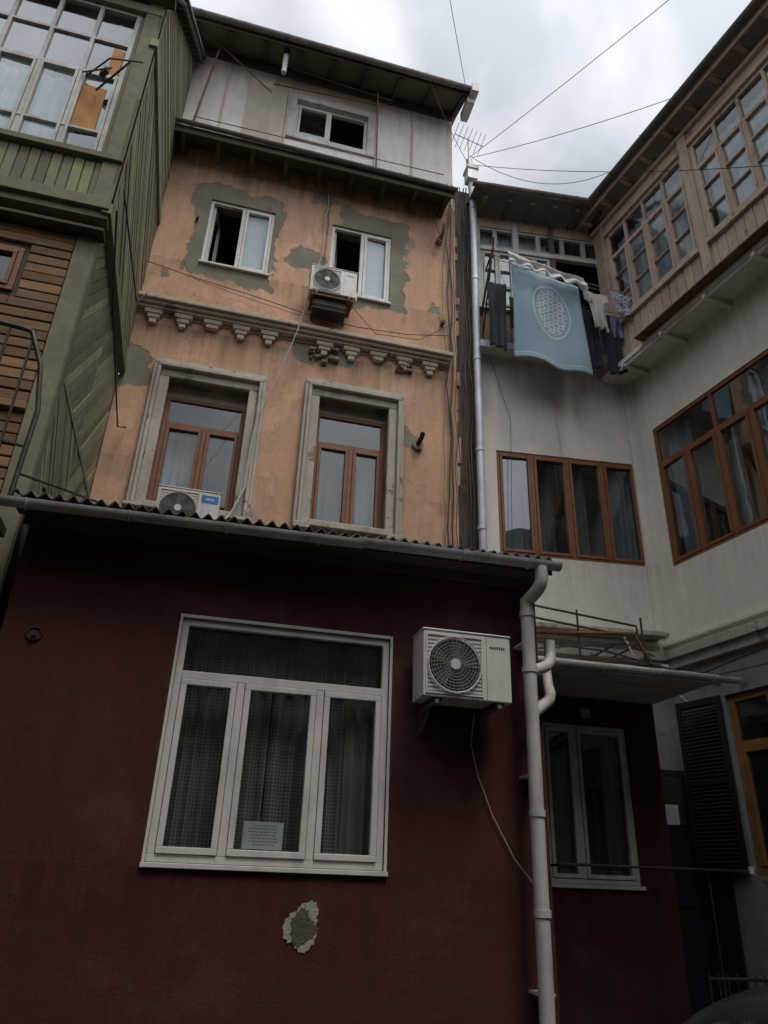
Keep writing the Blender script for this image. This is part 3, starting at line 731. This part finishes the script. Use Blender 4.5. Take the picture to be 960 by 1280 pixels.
for n_, (a, b, c, d) in enumerate(RW):
    cc = [a + (b - a) * i / 5 for i in (1, 2, 3, 4)]
    window(root, RI, a, b, c, d, BROWNF, cols=cc, trans=7.45, depth=.015, fw=.055, bw=.055, sash=.045, glass=GLASSR, top_cols=[cc[1], cc[3]])
    curtain(root, RI, a + .08, a + .55, c + .05, d - .05, -.22, CURTB, .03, .1); curtain(root, RI, b - 1.2, b - .5, c + .05, d - .05, -.22, CURTB, .03, .1)
    curtain(root, RI, a + .8, a + 1.2, c + .05, 7.4, -.35, CURTG, .03, .1)
g = G()
for fr, b in ((WH, 2.50), (RI, 17)):
    g.box(fr, 0.0, b, 4.50, 4.62, -.01, .14, TRIM); g.box(fr, 0, b - .02, 4.38, 4.499, -.01, .08, TRIM); g.box(fr, 0, b - .02, 4.72, 4.78, -.01, .05, WHITEW)
g.box(WH, .0, 2.45, 4.79, 4.86, -.01, .30, TRIM)
g.done('string_course', root, bevel=.01)
g = G(); g.box(WH, 2.44, 2.56, 4.9, 9.4, -.01, .05, WHITEW); g.box(RI, .03, .12, 4.9, 9.2, -.01, .05, WHITEW); g.done('corner_pilasters', root)
g = G(); g.tube([WH.p(1.2, 9.4, .04), WH.p(1.25, 8.3, .03), WH.p(1.3, 7.7, .03)], .004, CABLEW, 5); g.tube([WH.p(.2, 9.4, .05), WH.p(.5, 8.2, .05), WH.p(.42, 5.9, .05), WH.p(.48, 5.0, .05)], .004, CABLE, 5)
g.tube([RI.p(.1, 4.3, .1), RI.p(.6, 4.2, .1), RI.p(1.8, 4.3, .1)], .008, CABLE, 5); g.tube([RI.p(.1, 4.0, .1), RI.p(.5, 4.15, .1), RI.p(1.8, 4.1, .1)], .006, CABLE, 5); g.tube([WH.p(2.3, 4.3, .12), WH.p(2.45, 4.0, .1), RI.p(.2, 4.05, .1), RI.p(.6, 3.7, .08)], .010, CABLEW, 5)
g.done('wall_cable')
# open loggia on the back side
g = G()
g.box(WH, .0, 2.5, 9.44, 9.54, -.6, .26, WHITEW); g.box(WH, .0, 2.5, 9.40, 9.52, .262, .28, METALW)
boards(g, WH, .04, 2.5, 9.55, 10.42, math.pi / 2, .12, SOFFW, -.02)
g.box(WH, .0, 2.5, 10.42, 10.50, -.04, .05, PVCG)
for u in (0.02, .72, 1.40, 2.44): g.box(WH, u, u + .09, 10.5, 12.55, -.05, .035, PVCG if u < 1 else SOFFW)
g.box(WH, .0, 2.5, 11.78, 11.87, -.045, .04, PVCG); g.box(WH, 0, 2.5, 12.35, 12.6, -.06, .02, PINKW)
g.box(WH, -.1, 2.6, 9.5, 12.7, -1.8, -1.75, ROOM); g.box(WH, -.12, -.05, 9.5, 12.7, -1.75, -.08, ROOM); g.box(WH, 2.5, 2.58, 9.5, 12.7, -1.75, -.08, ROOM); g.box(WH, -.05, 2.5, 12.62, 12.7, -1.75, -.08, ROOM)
g.done('loggia_back', root)
window(root, WH, .12, .715, 10.50, 11.775, PVCG, cols=(.42,), depth=-.01, fw=.04, bw=.03, sash=.03, bars=2, glass=GLASSO, name='loggia_window')
window(root, WH, .815, 1.395, 10.50, 11.775, PVCG, cols=(1.1,), depth=-.01, fw=.04, bw=.03, sash=.03, bars=2, glass=GLASSO, name='loggia_window')
window(root, WH, .0, 2.48, 11.87, 12.35, PVCG, cols=(.4, .8, 1.2, 1.65, 2.05), depth=-.0, fw=.04, bw=.035, sash=.02, glass=GLASSO, name='loggia_transom')
curtain(root, WH, .14, 1.38, 10.5, 11.8, -.2, CURTW, .02, .1); curtain(root, WH, .05, 1.4, 11.85, 12.35, -.15, CURTW, .02, .1)
g = G(); roof_slab(g, WH, -.1, 2.9, .55, 12.68, -2.5, 13.75, .04, TIN, SOFFW)
for i in range(6):
    u = .1 + i * .42; g.box(WH, u, u + .07, 12.56, 12.66, -.05, .46, SOFFW)
g.done('back_roof', root)
g = G(); g.gutter(WH.p(-.15, 12.72, .60), WH.p(2.12, 12.70, .60), .055, TIN); g.done('back_roof_gutter', root, True)
# glazed gallery on the right
RG = RI.off(.30)
units = [(.28 + 2.02 * k, .28 + 2.02 * k + 1.82) for k in range(8)]
g = G()
wall(g, RG, -.05, 17.2, 10.1, 12.66, [(a, b, 10.15, 12.12) for a, b in units], PINKW, .08)
wall(g, RG, -.05, 17.2, 9.25, 10.1, [], PINKW)
for a, b in units:
    for q in ((a - .1, a - .02), (b + .02, b + .1)): g.box(RG, *q, 9.3, 12.5, 0, .045, PINKW)
    g.box(RG, a - .01, b + .01, 10.04, 10.13, 0, .075, PINKW); g.box(RG, a - .01, b + .01, 12.14, 12.22, 0, .05, PINKW)
    boards(g, RG, a + .02, b - .02, 9.38, 10.02, math.pi / 2, .16, PINKW, .0, .016)
g.box(RG, -.05, 17.2, 12.42, 12.5, 0, .06, PINKW); g.box(RG, -.05, 17.2, 9.27, 9.36, 0, .06, PINKW)
g.done('gallery_wall', root)
for a, b in units:
    w3 = [a + (b - a) * i / 4 for i in (1, 2, 3)]
    window(root, RG, a, b, 10.15, 12.12, PINKW, cols=w3, trans=11.58, depth=.0, fw=.05, bw=.045, sash=.035, bars=2, glass=GLASSO, top_cols=w3, name='gallery_window')
    curtain(root, RG, a + .06, b - .06, 10.3, 12.0, -.2, CURTW, .025, .13)
g = G()
g.box(RI, -.1, 17.2, 9.17, 9.25, -.1, .46, WHITEW); g.box(RI, .1, 17.2, 9.10, 9.169, .40, .44, METALW)
g.box(RI, .9, 17.2, 9.255, 9.275, .37, .62, RUST)
for k in range(17):
    u = .45 + k * .85; g.tube([RI.p(u, 9.11, -.02), RI.p(u, 9.11, .50)], .035, WHITEW, 10)
g.done('gallery_floor_slab', root)
g = G(); roof_slab(g, RI, -.55, 17.2, .66, 12.66, -3, 14.0, .04, TIN, SOFFW)
for k in range(34):
    u = .05 + k * .5; g.box(RI, u, u + .07, 12.56, 12.65, .28, .58, PINKW)
g.box(RI, -.2, 17.2, 12.56, 12.66, .60, .625, PINKW)
g.done('gallery_roof', root)
g = G(); g.gutter(RI.p(-.15, 12.71, .71), RI.p(17.2, 12.71, .71), .06, GUTD); g.done('gallery_roof_gutter', root, True)
window(root, RI, .87, 2.1, 1.9, 3.9, ORANGEF, cols=(1.48,), trans=3.3, depth=.05, fw=.09, bw=.08, sash=.05, top_cols=(1.48,), glass=GLASSD)
window(root, RI, 4.5, 5.6, 1.9, 3.9, ORANGEF, cols=(5.05,), trans=3.3, depth=.05, fw=.09, bw=.08, top_cols=())
window(root, RI, 8, 9.2, 1.9, 3.9, ORANGEF, cols=(8.6,), trans=3.3, depth=.05, fw=.09, bw=.08, top_cols=())
g = G(); SH = Fr(*RI.p(.85, 0, .03).xy, -.149 * math.cos(.12) - .989 * math.sin(.12), .989 * math.cos(.12) - .149 * math.sin(.12))
def shutter(fr, w):
    for q in ((0, w, 1.92, 2.0), (0, w, 3.82, 3.9), (0, .06, 2.0, 3.82), (w - .06, w, 2.0, 3.82), (.06, w - .06, 2.88, 2.94)): g.box(fr, *q, -.05, -.01, SHUT)
    z = 2.03
    while z < 3.8:
        g.hexa([fr.p(.05, z, -.045), fr.p(w - .05, z, -.045), fr.p(w - .05, z + .008, -.045), fr.p(.05, z + .008, -.045), fr.p(.05, z + .035, -.015), fr.p(w - .05, z + .035, -.015), fr.p(w - .05, z + .043, -.015), fr.p(.05, z + .043, -.015)], SHUT); z += .045
shutter(SH, .66); g.done('louvred_shutter', root)
g = G(); g.box(WH, 1.80, 2.56, .02, 3.1, -.01, .05, DOORB); g.box(WH, 1.85, 2.5, .2, 1.4, .05, .065, DOORB); g.box(WH, 1.85, 2.5, 1.55, 2.3, .05, .065, DOORB); g.box(WH, 1.85, 2.5, 2.45, 3.0, .05, .06, ACD)
g.box(RI, .05, .55, .02, 2.0, 0, .04, DOORB)
g.done('entrance_door', root, bevel=.006)
g = G(); g.box(WH, 2.17, 2.40, 2.45, 2.68, .067, .070, PAPER)
for k in range(6): g.box(WH, 2.20, 2.37, 2.49 + k * .028, 2.495 + k * .028, .070, .0706, INK)
g.done('paper_notice')
g = G()
g.tube([PE.p(3.56, 13.9, .12), PE.p(3.56, 13.3, .16), PE.p(3.60, 12.9, .14), PE.p(3.60, 9.5, .14), PE.p(3.61, 5.0, .14)], .06, PIPEB, 14)
for z in (12.6, 10.9, 9.2, 7.5, 6.2): g.tube([PE.p(3.60, z, .14), PE.p(3.60, z + .05, .14)], .069, PIPEB, 14)
g.box(PE, 3.47, 3.66, 13.25, 13.5, .08, .28, PIPEB); g.box(PE, 3.45, 3.68, 13.5, 13.56, .06, .30, METALW)
g.done('drainpipe', None, True)

# ================================================================== LAUNDRY
g = G()
g.tube(sag(WH.p(.1, 10.98, .62), WH.p(2.62, 10.45, .62), .03), .006, ROPE, 5); g.tube(sag(WH.p(.1, 10.9, .75), WH.p(2.62, 10.4, .75), .03), .006, ROPE, 5); g.tube(sag(WH.p(.1, 10.6, .45), WH.p(2.62, 10.25, .45), .05), .006, ROPE, 5)
g.done('clothesline')
g = G()
g.tube([WH.p(.1, 10.3, 0), WH.p(.1, 11.0, .8)], .02, SOFFW, 7); g.tube([WH.p(.12, 9.9, 0), WH.p(.14, 11.3, .75)], .014, IRON, 7); g.tube([WH.p(2.6, 10.4, 0), WH.p(2.62, 10.42, .8)], .018, SOFFW, 7)
g.tube([WH.p(.1, 10.95, .4), WH.p(.1, 10.98, .8)], .015, IRON, 6); g.tube([WH.p(.3, 9.55, .28), WH.p(.3, 10.3, .3)], .012, IRON, 6)
for u in (.2, .7, 1.2, 1.7, 2.2): g.tube([WH.p(u, 9.54, .22), WH.p(u, 10.3, .24)], .01, IRON, 6)
g.tube([WH.p(.1, 10.3, .24), WH.p(2.5, 10.3, .24)], .012, IRON, 6)
g.done('laundry_bracket')
cloth('blue_blanket', WH, (.47, 10.98), (1.57, 10.55), (.44, 9.02), (1.66, 8.74), .62, BLANKET, .055, 1.6, drape=.05)
cloth('white_sheet', WH, (.36, 11.02), (1.62, 10.62), (.36, 10.78), (1.68, 10.38), .78, CLW, .05, 5, drape=.06)
cloth('dark_trousers', WH, (.08, 10.62), (.40, 10.55), (.10, 9.3), (.36, 9.2), .47, CLD, .04, 2)
sh = lambda t: 1.25 if t < .3 else .85
cloth('hanging_shirt', WH, (1.68, 10.52), (2.02, 10.46), (1.76, 9.78), (2.04, 9.70), .64, simple('beige_cloth', (.46, .44, .39), .95, .2), .04, 2.5, outline=sh)
cloth('checked_shirt', WH, (2.12, 10.50), (2.58, 10.40), (2.16, 10.05), (2.54, 9.92), .70, CHECK, .04, 2.5, outline=lambda t: 1.1 if t < .4 else .8)
cloth('dark_trousers', WH, (1.66, 10.3), (1.90, 10.28), (1.70, 9.05), (1.94, 9.1), .46, CLD, .04, 2)
cloth('dark_trousers', WH, (1.93, 10.25), (2.2, 10.22), (2.02, 9.0), (2.34, 9.05), .46, CLD, .04, 2)
cloth('dark_shirt', WH, (.5, 10.5), (.9, 10.5), (.5, 9.8), (.9, 9.8), .3, CLD, .03, 2)
cloth('violet_towel', WH, (2.15, 10.22), (2.38, 10.2), (2.15, 9.75), (2.36, 9.72), .47, simple('violet_cloth', (.2, .17, .28), .9), .03, 2)

# ================================================================== GREEN HOUSE
root = empty('green_wooden_house')
SILL = 8.72; TOPW = 11.35
WN = [(-3.70, -1.86), (-5.75, -3.85), (-7.8, -5.9)]
g = G()
wall(g, GR, -9, -1.63, 8.0, 11.95, [(a, b, SILL, TOPW) for a, b in WN], GREENH, .06)
wall(g, GR.off(-.10), -9, -1.68, 0, 8.0, [(-2.95, -2.30, 6.75, 7.3)], DARKW, .08)
g.quad([(-1.63, 6.2, 7.9), (-1.63, 9.2, 7.9), (-1.63, 9.2, 14.8), (-1.63, 6.2, 12.0)], DARKW)
g.quad([(-1.68, 6.3, 0), (-1.68, 9.2, 0), (-1.68, 9.2, 7.95), (-1.68, 6.3, 7.95)], DARKW)
g.done('walls', root)
g = G()
boards(g, GR, -8.9, -1.80, 8.06, 8.64, math.pi / 2, .11, GREEN, .0)
g.box(GR, -9, -1.60, 8.64, 8.72, -.02, .09, GREENH); g.box(GR, -9, -1.60, 7.90, 8.05, -.12, .10, GREENH); g.box(GR, -9, -1.60, 7.80, 7.899, -.12, .05, GREENH); g.box(GR, -9, -1.60, 7.62, 7.66, -.12, .06, DARKW)
g.box(GR, -1.80, -1.60, 8.06, 11.9, -.02, .05, GREENH)
g.box(GR, -9, -1.60, 11.35, 11.50, -.02, .06, GREENH); g.box(GR, -9, -1.6, 11.6, 11.75, -.02, .10, GREENH)
for a, b in WN: g.box(GR, a - .10, a - .005, 8.72, 11.35, -.02, .03, GREENH)
g.box(SI, 6.15, 6.30, 8.06, 12.0, -.02, .03, GREENH)
for z in (7.86, 10.72): g.box(SI, 6.12, 8.98, z, z + .14, -.04, .06, GREENH)
g.box(SI.off(-.05), 6.28, 6.42, 0, 7.85, -.02, .035, GREENH); g.box(GR.off(-.10), -1.86, -1.66, 0, 7.62, -.02, .035, GREENH)
g.box(SI.off(-.05), 6.42, 8.98, 5.9, 5.97, -.02, .03, GREENH)
g.done('trim_boards', root, bevel=.006)
g = G()
boards(g, SI, 6.31, 8.98, 8.02, 10.70, math.radians(-36), .12, GREEN, .0)
boards(g, SI, 6.31, 8.98, 10.87, 12.2, 0, .12, GREEN, .0)
S2 = SI.off(-.05)
boards(g, S2, 6.43, 7.68, 5.98, 7.84, math.radians(48), .115, GREEN, .0); boards(g, S2, 7.70, 8.98, 5.98, 7.84, math.radians(48), .115, GREEN, .0)
boards(g, S2, 6.43, 7.68, 3.6, 5.89, math.radians(-48), .115, GREEN, .0); boards(g, S2, 7.70, 8.98, 3.6, 5.89, math.radians(48), .115, GREEN, .0)
for k in range(20):
    z = 12.2 + k * .12
    y0 = 6.2 + (z + .12 - 12.0) / 1.0
    if y0 < 8.9: g.box(SI, y0, 8.98, z, z + .112, -.005, .02 + random.uniform(-.003, .003), GREEN)
g.done('side_boards', root, bevel=.003)
g = G(); z = 3.2
while z < 7.55:
    hh_ = .105 + random.uniform(-.006, .004)
    if 6.62 < z < 7.3:
        segs = ((-9, -3.0), (-2.25, -1.87))
    else: c_ = random.uniform(-3.4, -2.2); segs = ((-9, c_), (c_ + .006, -1.87))
    for a, b in segs: g.box(GR, a, b, z + random.uniform(0, .006), z + hh_, -.11, -.078 + random.uniform(0, .014), LOG)
    z += .116
g.box(GR, -9, -1.86, 5.42, 5.5, -.1, -.03, LOG)
g.done('log_siding', root, bevel=.008)
window(root, GR.off(-.10), -2.95, -2.30, 6.75, 7.3, BROWNF, depth=-.03, fw=.05, sash=.04)
for n_, (a, b) in enumerate(WN):
    cc = [a + (b - a) * i / 4 for i in (1, 2, 3)]
    window(root, GR, a, b, SILL, TOPW, PVCG, cols=cc, trans=10.08, depth=.0, fw=.05, bw=.045, sash=.035, bars=0, glass=GLASSO, top_cols=cc, name='veranda_window')
    g = G()
    g.box(GR, a + .05, b - .05, 10.7 - .018, 10.7 + .018, -.055, .0, PVCG)
    g.box(GR, a + .05, b - .05, 9.1 - .014, 9.1 + .014, -.05, .010, PVCG)
    g.done('glazing_bars', root)
    curtain(root, GR, a + .05, b - .3, SILL, 10.05, -.18, CURTW, .03, .14); curtain(root, GR, a + .05, b - .06, 10.12, TOPW, -.3, CURTG, .03, .16)
g = G(); g.box(GR, -2.255, -2.00, 9.12, 9.85, -.026, -.012, PLY); g.box(GR, -2.06, -1.93, 10.13, 10.60, -.026, -.012, PLY); g.done('plywood_panel', root)
g = G()  # small spotlight fixture on iron arms, not lit
F3 = Fr(*GR.p(-2.05, 0, .14).xy, math.cos(-.9), math.sin(-.9))
g.tube([GR.p(-2.25, 9.95, .02), GR.p(-1.95, 9.9, .35), GR.p(-1.6, 9.98, .35)], .010, IRON, 6); g.tube([GR.p(-2.3, 10.0, .02), GR.p(-1.9, 9.75, .35)], .010, RUST, 6); g.tube([GR.p(-2.1, 9.75, .02), GR.p(-1.75, 10.0, .3)], .012, IRON, 6)
g.box(F3, 0, .12, 9.84, 9.90, -.03, .03, IRON)
g.done('spotlight_bracket', root)
g = G(); roof_slab(g, GR, -9.2, -1.45, .35, 11.80, -3.0, 15.15, .05, TIN, DARKW); g.done('roof', root)
g = G(); g.box(GR, -9, -1.5, 11.62, 11.74, .0, .33, DARKW)
for k in range(14): g.box(SI, 6.15 + k * .2, 6.19 + k * .2, 11.9 + k * .2, 12.05 + k * .2, .0, .16, DARKW)
g.tube([SI.p(6.0, 11.6, .12), SI.p(6.5, 12.3, .14), SI.p(8.9, 14.7, .14)], .035, DARKW, 8)
g.done('eave_timbers', root)
g = G()
g.tube([(-1.9, 5.7, 5.9), (-1.82, 5.7, 5.88), (-1.68, 5.7, 5.55), (-1.6, 5.7, 5.1), (-1.62, 5.7, 4.3)], .022, IRON, 8); g.tube([(-3, 5.7, 6.0), (-1.9, 5.7, 5.9)], .022, IRON, 8)
for x in (-2.6, -2.3, -2.0, -1.8): g.tube([(x, 5.7, 4.2), (x, 5.7, 5.9)], .012, IRON, 6)
g.tube([(-3, 5.7, 4.9), (-1.62, 5.7, 4.75)], .014, IRON, 6)
g.box(XF, -4, -1.7, 4.12, 4.2, -6.15, -5.5, DARKW)
g.done('iron_stair_railing', None, True)
g = G()
for (a, b) in (((-1.55, 6.3, 4.7), (-1.5, 8.9, 4.9)), ((-1.5, 6.0, 4.45), (-1.2, 7, 4.75))): g.tube(sag(a, b, .1), .015, IRON, 6)
g.tube([(-1.6, 5.7, 4.5), (-1.4, 6.4, 4.75), (-1.3, 8.6, 5.65)], .012, CABLE, 6); g.tube([(-1.52, 6.1, 7.9), (-1.5, 7, 7.3), (-1.48, 8.8, 6.9), (-1.4, 8.95, 7.0)], .01, CABLE, 6)
g.tube([(-1.5, 6.1, 8.2), (-1.5, 8.2, 8.5), (-1.5, 8.9, 9.3)], .01, CABLE, 6)
g.done('wall_cable')

# ================================================================== UNSEEN COURTYARD HOUSES, ADDED TO SHADE THE LOWER WALLS
def block(name, fr, u0, u1, h, m):
    r = empty(name); g = G(); holes = []
    u = u0 + 1
    while u < u1 - 2:
        for z in (1.2, 4.6, 8.0, 11.4):
            if z + 1.8 < h: holes.append((u, u + 1.2, z, z + 1.8))
        u += 2.8
    wall(g, fr, u0, u1, 0, h, holes, m, .2)
    roof_slab(g, fr, u0 - .3, u1 + .3, .6, h - .02, -5, h + 1.6, .05, TIN, SOFFW)
    g.done('walls', r)
    for (a, b, c, d) in holes: window(r, fr, a, b, c, d, PVC, cols=((a + b) / 2,), depth=.1)
    return r
block('unseen_courtyard_house', Fr(0, -6.5, -1, 0), -9.5, 9.5, 13.4, GREYW)
block('unseen_courtyard_house', Fr(-6.5, 0, 0, 1), -6.5, 6.0, 12.0, GREYW)

# ================================================================== WIRES, ANTENNA
for pts in (sag((3.56, 8.85, 13.95), (6.95, -.3, 11.7), .15), sag((3.3, 8.3, 15.1), (-4.4, -6.4, 8.9), .2), sag((3.6, 8.8, 13.9), (5.95, 6, 12.7), .08), sag((3.6, 8.8, 13.7), (6.0, 5.0, 9.9), .15),
            sag((3.56, 8.85, 14.0), (5.6, 7.6, 12.75), .5), sag((2.5, 8.2, 15.1), (3.56, 8.8, 13.6), .2)):
    g = G(); g.tube(pts, .0055, CABLE, 5); g.done('overhead_cable')
g = G(); B = Vector((3.5, 8.75, 13.5))
g.tube([B, B + Vector((0, 0, .85))], .014, METALW, 6); g.tube([B + Vector((-.3, -.1, .72)), B + Vector((.35, .1, .85))], .009, METALW, 6)
for k in range(7):
    c = B + Vector((-.3 + .1 * k, -.1 + .03 * k, .72 + .02 * k)); g.tube([c + Vector((-.03, .16, -.12)), c + Vector((.03, -.16, .12))], .006, METALW, 5)
g.done('tv_antenna')

# ================================================================== SMALL THINGS LOWER RIGHT
g = G(); g.tube([(3.75, 7.5, 1.92), (5.9, 7.3, 1.92)], .013, IRON, 6); g.tube([(5.35, 7.35, 1.92), (5.4, 7.4, 1.8), (5.4, 7.4, 0)], .012, IRON, 6); g.tube([(3.8, 7.5, 1.92), (3.8, 7.99, 1.9)], .012, IRON, 6)
g.tube([(5.85, 7.3, 1.9), (5.85, 7.3, 1.97)], .03, METALW, 8)
g.done('clothes_rail')
g = G()
for z in (.98, .40): g.tube([(5.1, 7.2, z), (6.25, 7.1, z)], .016, IRON, 6)
for i in range(13): g.tube([(5.1 + i * .096, 7.2 - i * .008, 0), (5.1 + i * .096, 7.2 - i * .008, 1.02)], .009, IRON, 5)
g.done('iron_fence')

# ================================================================== CAR
root = empty('parked_car')
PAINT = simple('car_paint_dark', (.03, .035, .04), .25, .1, .5); CGL = simple('car_glass', (.015, .018, .02), .05, .05, 0, spec=.8); RUB = simple('rubber', (.02, .02, .02), .9, .1)
sec = [(.40, .62, .55, .80, .60, .82), (.55, .82, .88, .95, .70, .97), (.75, .86, .95, .96, .72, 1.12), (1.15, .87, .95, .97, .62, 1.41), (1.7, .87, .95, .96, .66, 1.48), (2.4, .87, .95, .95, .66, 1.48), (2.85, .87, .95, .93, .66, 1.40), (3.5, .87, .93, .92, .74, .97), (3.7, .87, .90, .90, .78, .91), (4.3, .84, .80, .80, .72, .84), (4.5, .70, .60, .62, .55, .68)]
g = G(); cx = 2.56; k1 = g.mi(PAINT); k2 = g.mi(CGL)
for (y, hw, zb0, zb, hr, zr) in sec:
    ring = [(-hw * .93, .22), (-hw, .45), (-hw, .70 if zb > .7 else zb * .8), (-hw * .97, zb), (-hr, zr - .05), (-hr * .75, zr), (0, zr + .02), (hr * .75, zr), (hr, zr - .05), (hw * .97, zb), (hw, .70 if zb > .7 else zb * .8), (hw, .45), (hw * .93, .22)]
    g.v += [Vector((cx + a, y, b)) for a, b in ring]
R = 13
for i in range(len(sec) - 1):
    for j in range(R):
        q = (j + 1) % R; g.f.append((i * R + j, i * R + q, (i + 1) * R + q, (i + 1) * R + j))
        side = j in (3, 8); top = j in (4, 5, 6, 7)
        g.m.append(k2 if (side and 1 <= i <= 6) or (top and i in (2, 6)) else k1)
g.f.append(tuple(range(R - 1, -1, -1))); g.m.append(k1); g.f.append(tuple((len(sec) - 1) * R + j for j in range(R))); g.m.append(k1)
o = g.done('body', root, True); sb = o.modifiers.new('s', 'SUBSURF'); sb.levels = 2; sb.render_levels = 2
g = G()
for y in (1.15, 3.7):
    for s in (-1, 1):
        g.tube([(cx + s * .70, y, .31), (cx + s * .88, y, .31)], .31, RUB, 28); g.tube([(cx + s * .86, y, .31), (cx + s * .895, y, .31)], .19, METALW, 20)
for s in (-1, 1): g.box(XF, cx + s * .93 - .08, cx + s * .93 + .08, .95, 1.08, -3.2, -3.08, PAINT)
g.done('wheels_and_mirrors', root, True)

# ================================================================== LIGHT
S = Vector((.16, -.40, .90)).normalized()
el = math.asin(S.z); rot = math.atan2(S.x, S.y)
w = D.worlds.new('World'); bpy.context.scene.world = w; w.use_nodes = True; nt = w.node_tree; nt.nodes.clear()
sky = NN(nt, 'ShaderNodeTexSky', sky_type='NISHITA', sun_disc=False, sun_elevation=el, sun_rotation=rot % (2 * math.pi))
gen = NN(nt, 'ShaderNodeTexCoord').outputs['Generated']
cl = NN(nt, 'ShaderNodeTexNoise', {'Vector': gen, 'Scale': 3.0, 'Detail': 6, 'Roughness': .48, 'Distortion': .3}).outputs[0]
dt = NN(nt, 'ShaderNodeVectorMath', {0: gen, 1: tuple(S)}, operation='DOT_PRODUCT').outputs['Value']
br = mth(nt, 'ADD', ramp(nt, dt, .5, 1.0, 8.6, 24.0), mth(nt, 'MULTIPLY', ramp(nt, cl, .35, .65, -1, 1), 1.2))
cc = NN(nt, 'ShaderNodeVectorMath', {0: (.96, .985, 1.03), 3: br}, operation='SCALE').outputs[0]
mx = mixc(nt, ramp(nt, cl, .42, .60, .60, 1.0), sky.outputs[0], cc)
bg = NN(nt, 'ShaderNodeBackground', {0: mx, 1: .1}); NN(nt, 'ShaderNodeOutputWorld', {0: bg.outputs[0]})
sl = D.lights.new('sun', 'SUN'); sl.energy = 1.5; sl.angle = math.radians(18); sl.color = (1, .94, .86)
so = D.objects.new('sun', sl); COL.objects.link(so); so.rotation_euler = S.to_track_quat('Z', 'Y').to_euler()

# ================================================================== CAMERA
Xa = Vector((4220, -619, -924)).normalized(); Za = Vector((68, 1847, -924)); Za = (Za - Xa * Za.dot(Xa)).normalized(); Ya = Za.cross(Xa)
cam = D.cameras.new('camera'); cam.sensor_fit = 'VERTICAL'; cam.sensor_height = 36; cam.sensor_width = 27; cam.lens = 36 * 924 / 1280; cam.clip_end = 1000; cam.clip_start = .05
co = D.objects.new('camera', cam); COL.objects.link(co)
M3 = Matrix((tuple(Xa), tuple(Ya), tuple(Za))); co.matrix_world = Matrix.Translation((0, 0, 1.7)) @ M3.to_4x4()
bpy.context.scene.camera = co
bpy.context.scene.view_settings.view_transform = 'Standard'; bpy.context.scene.view_settings.look = 'None'
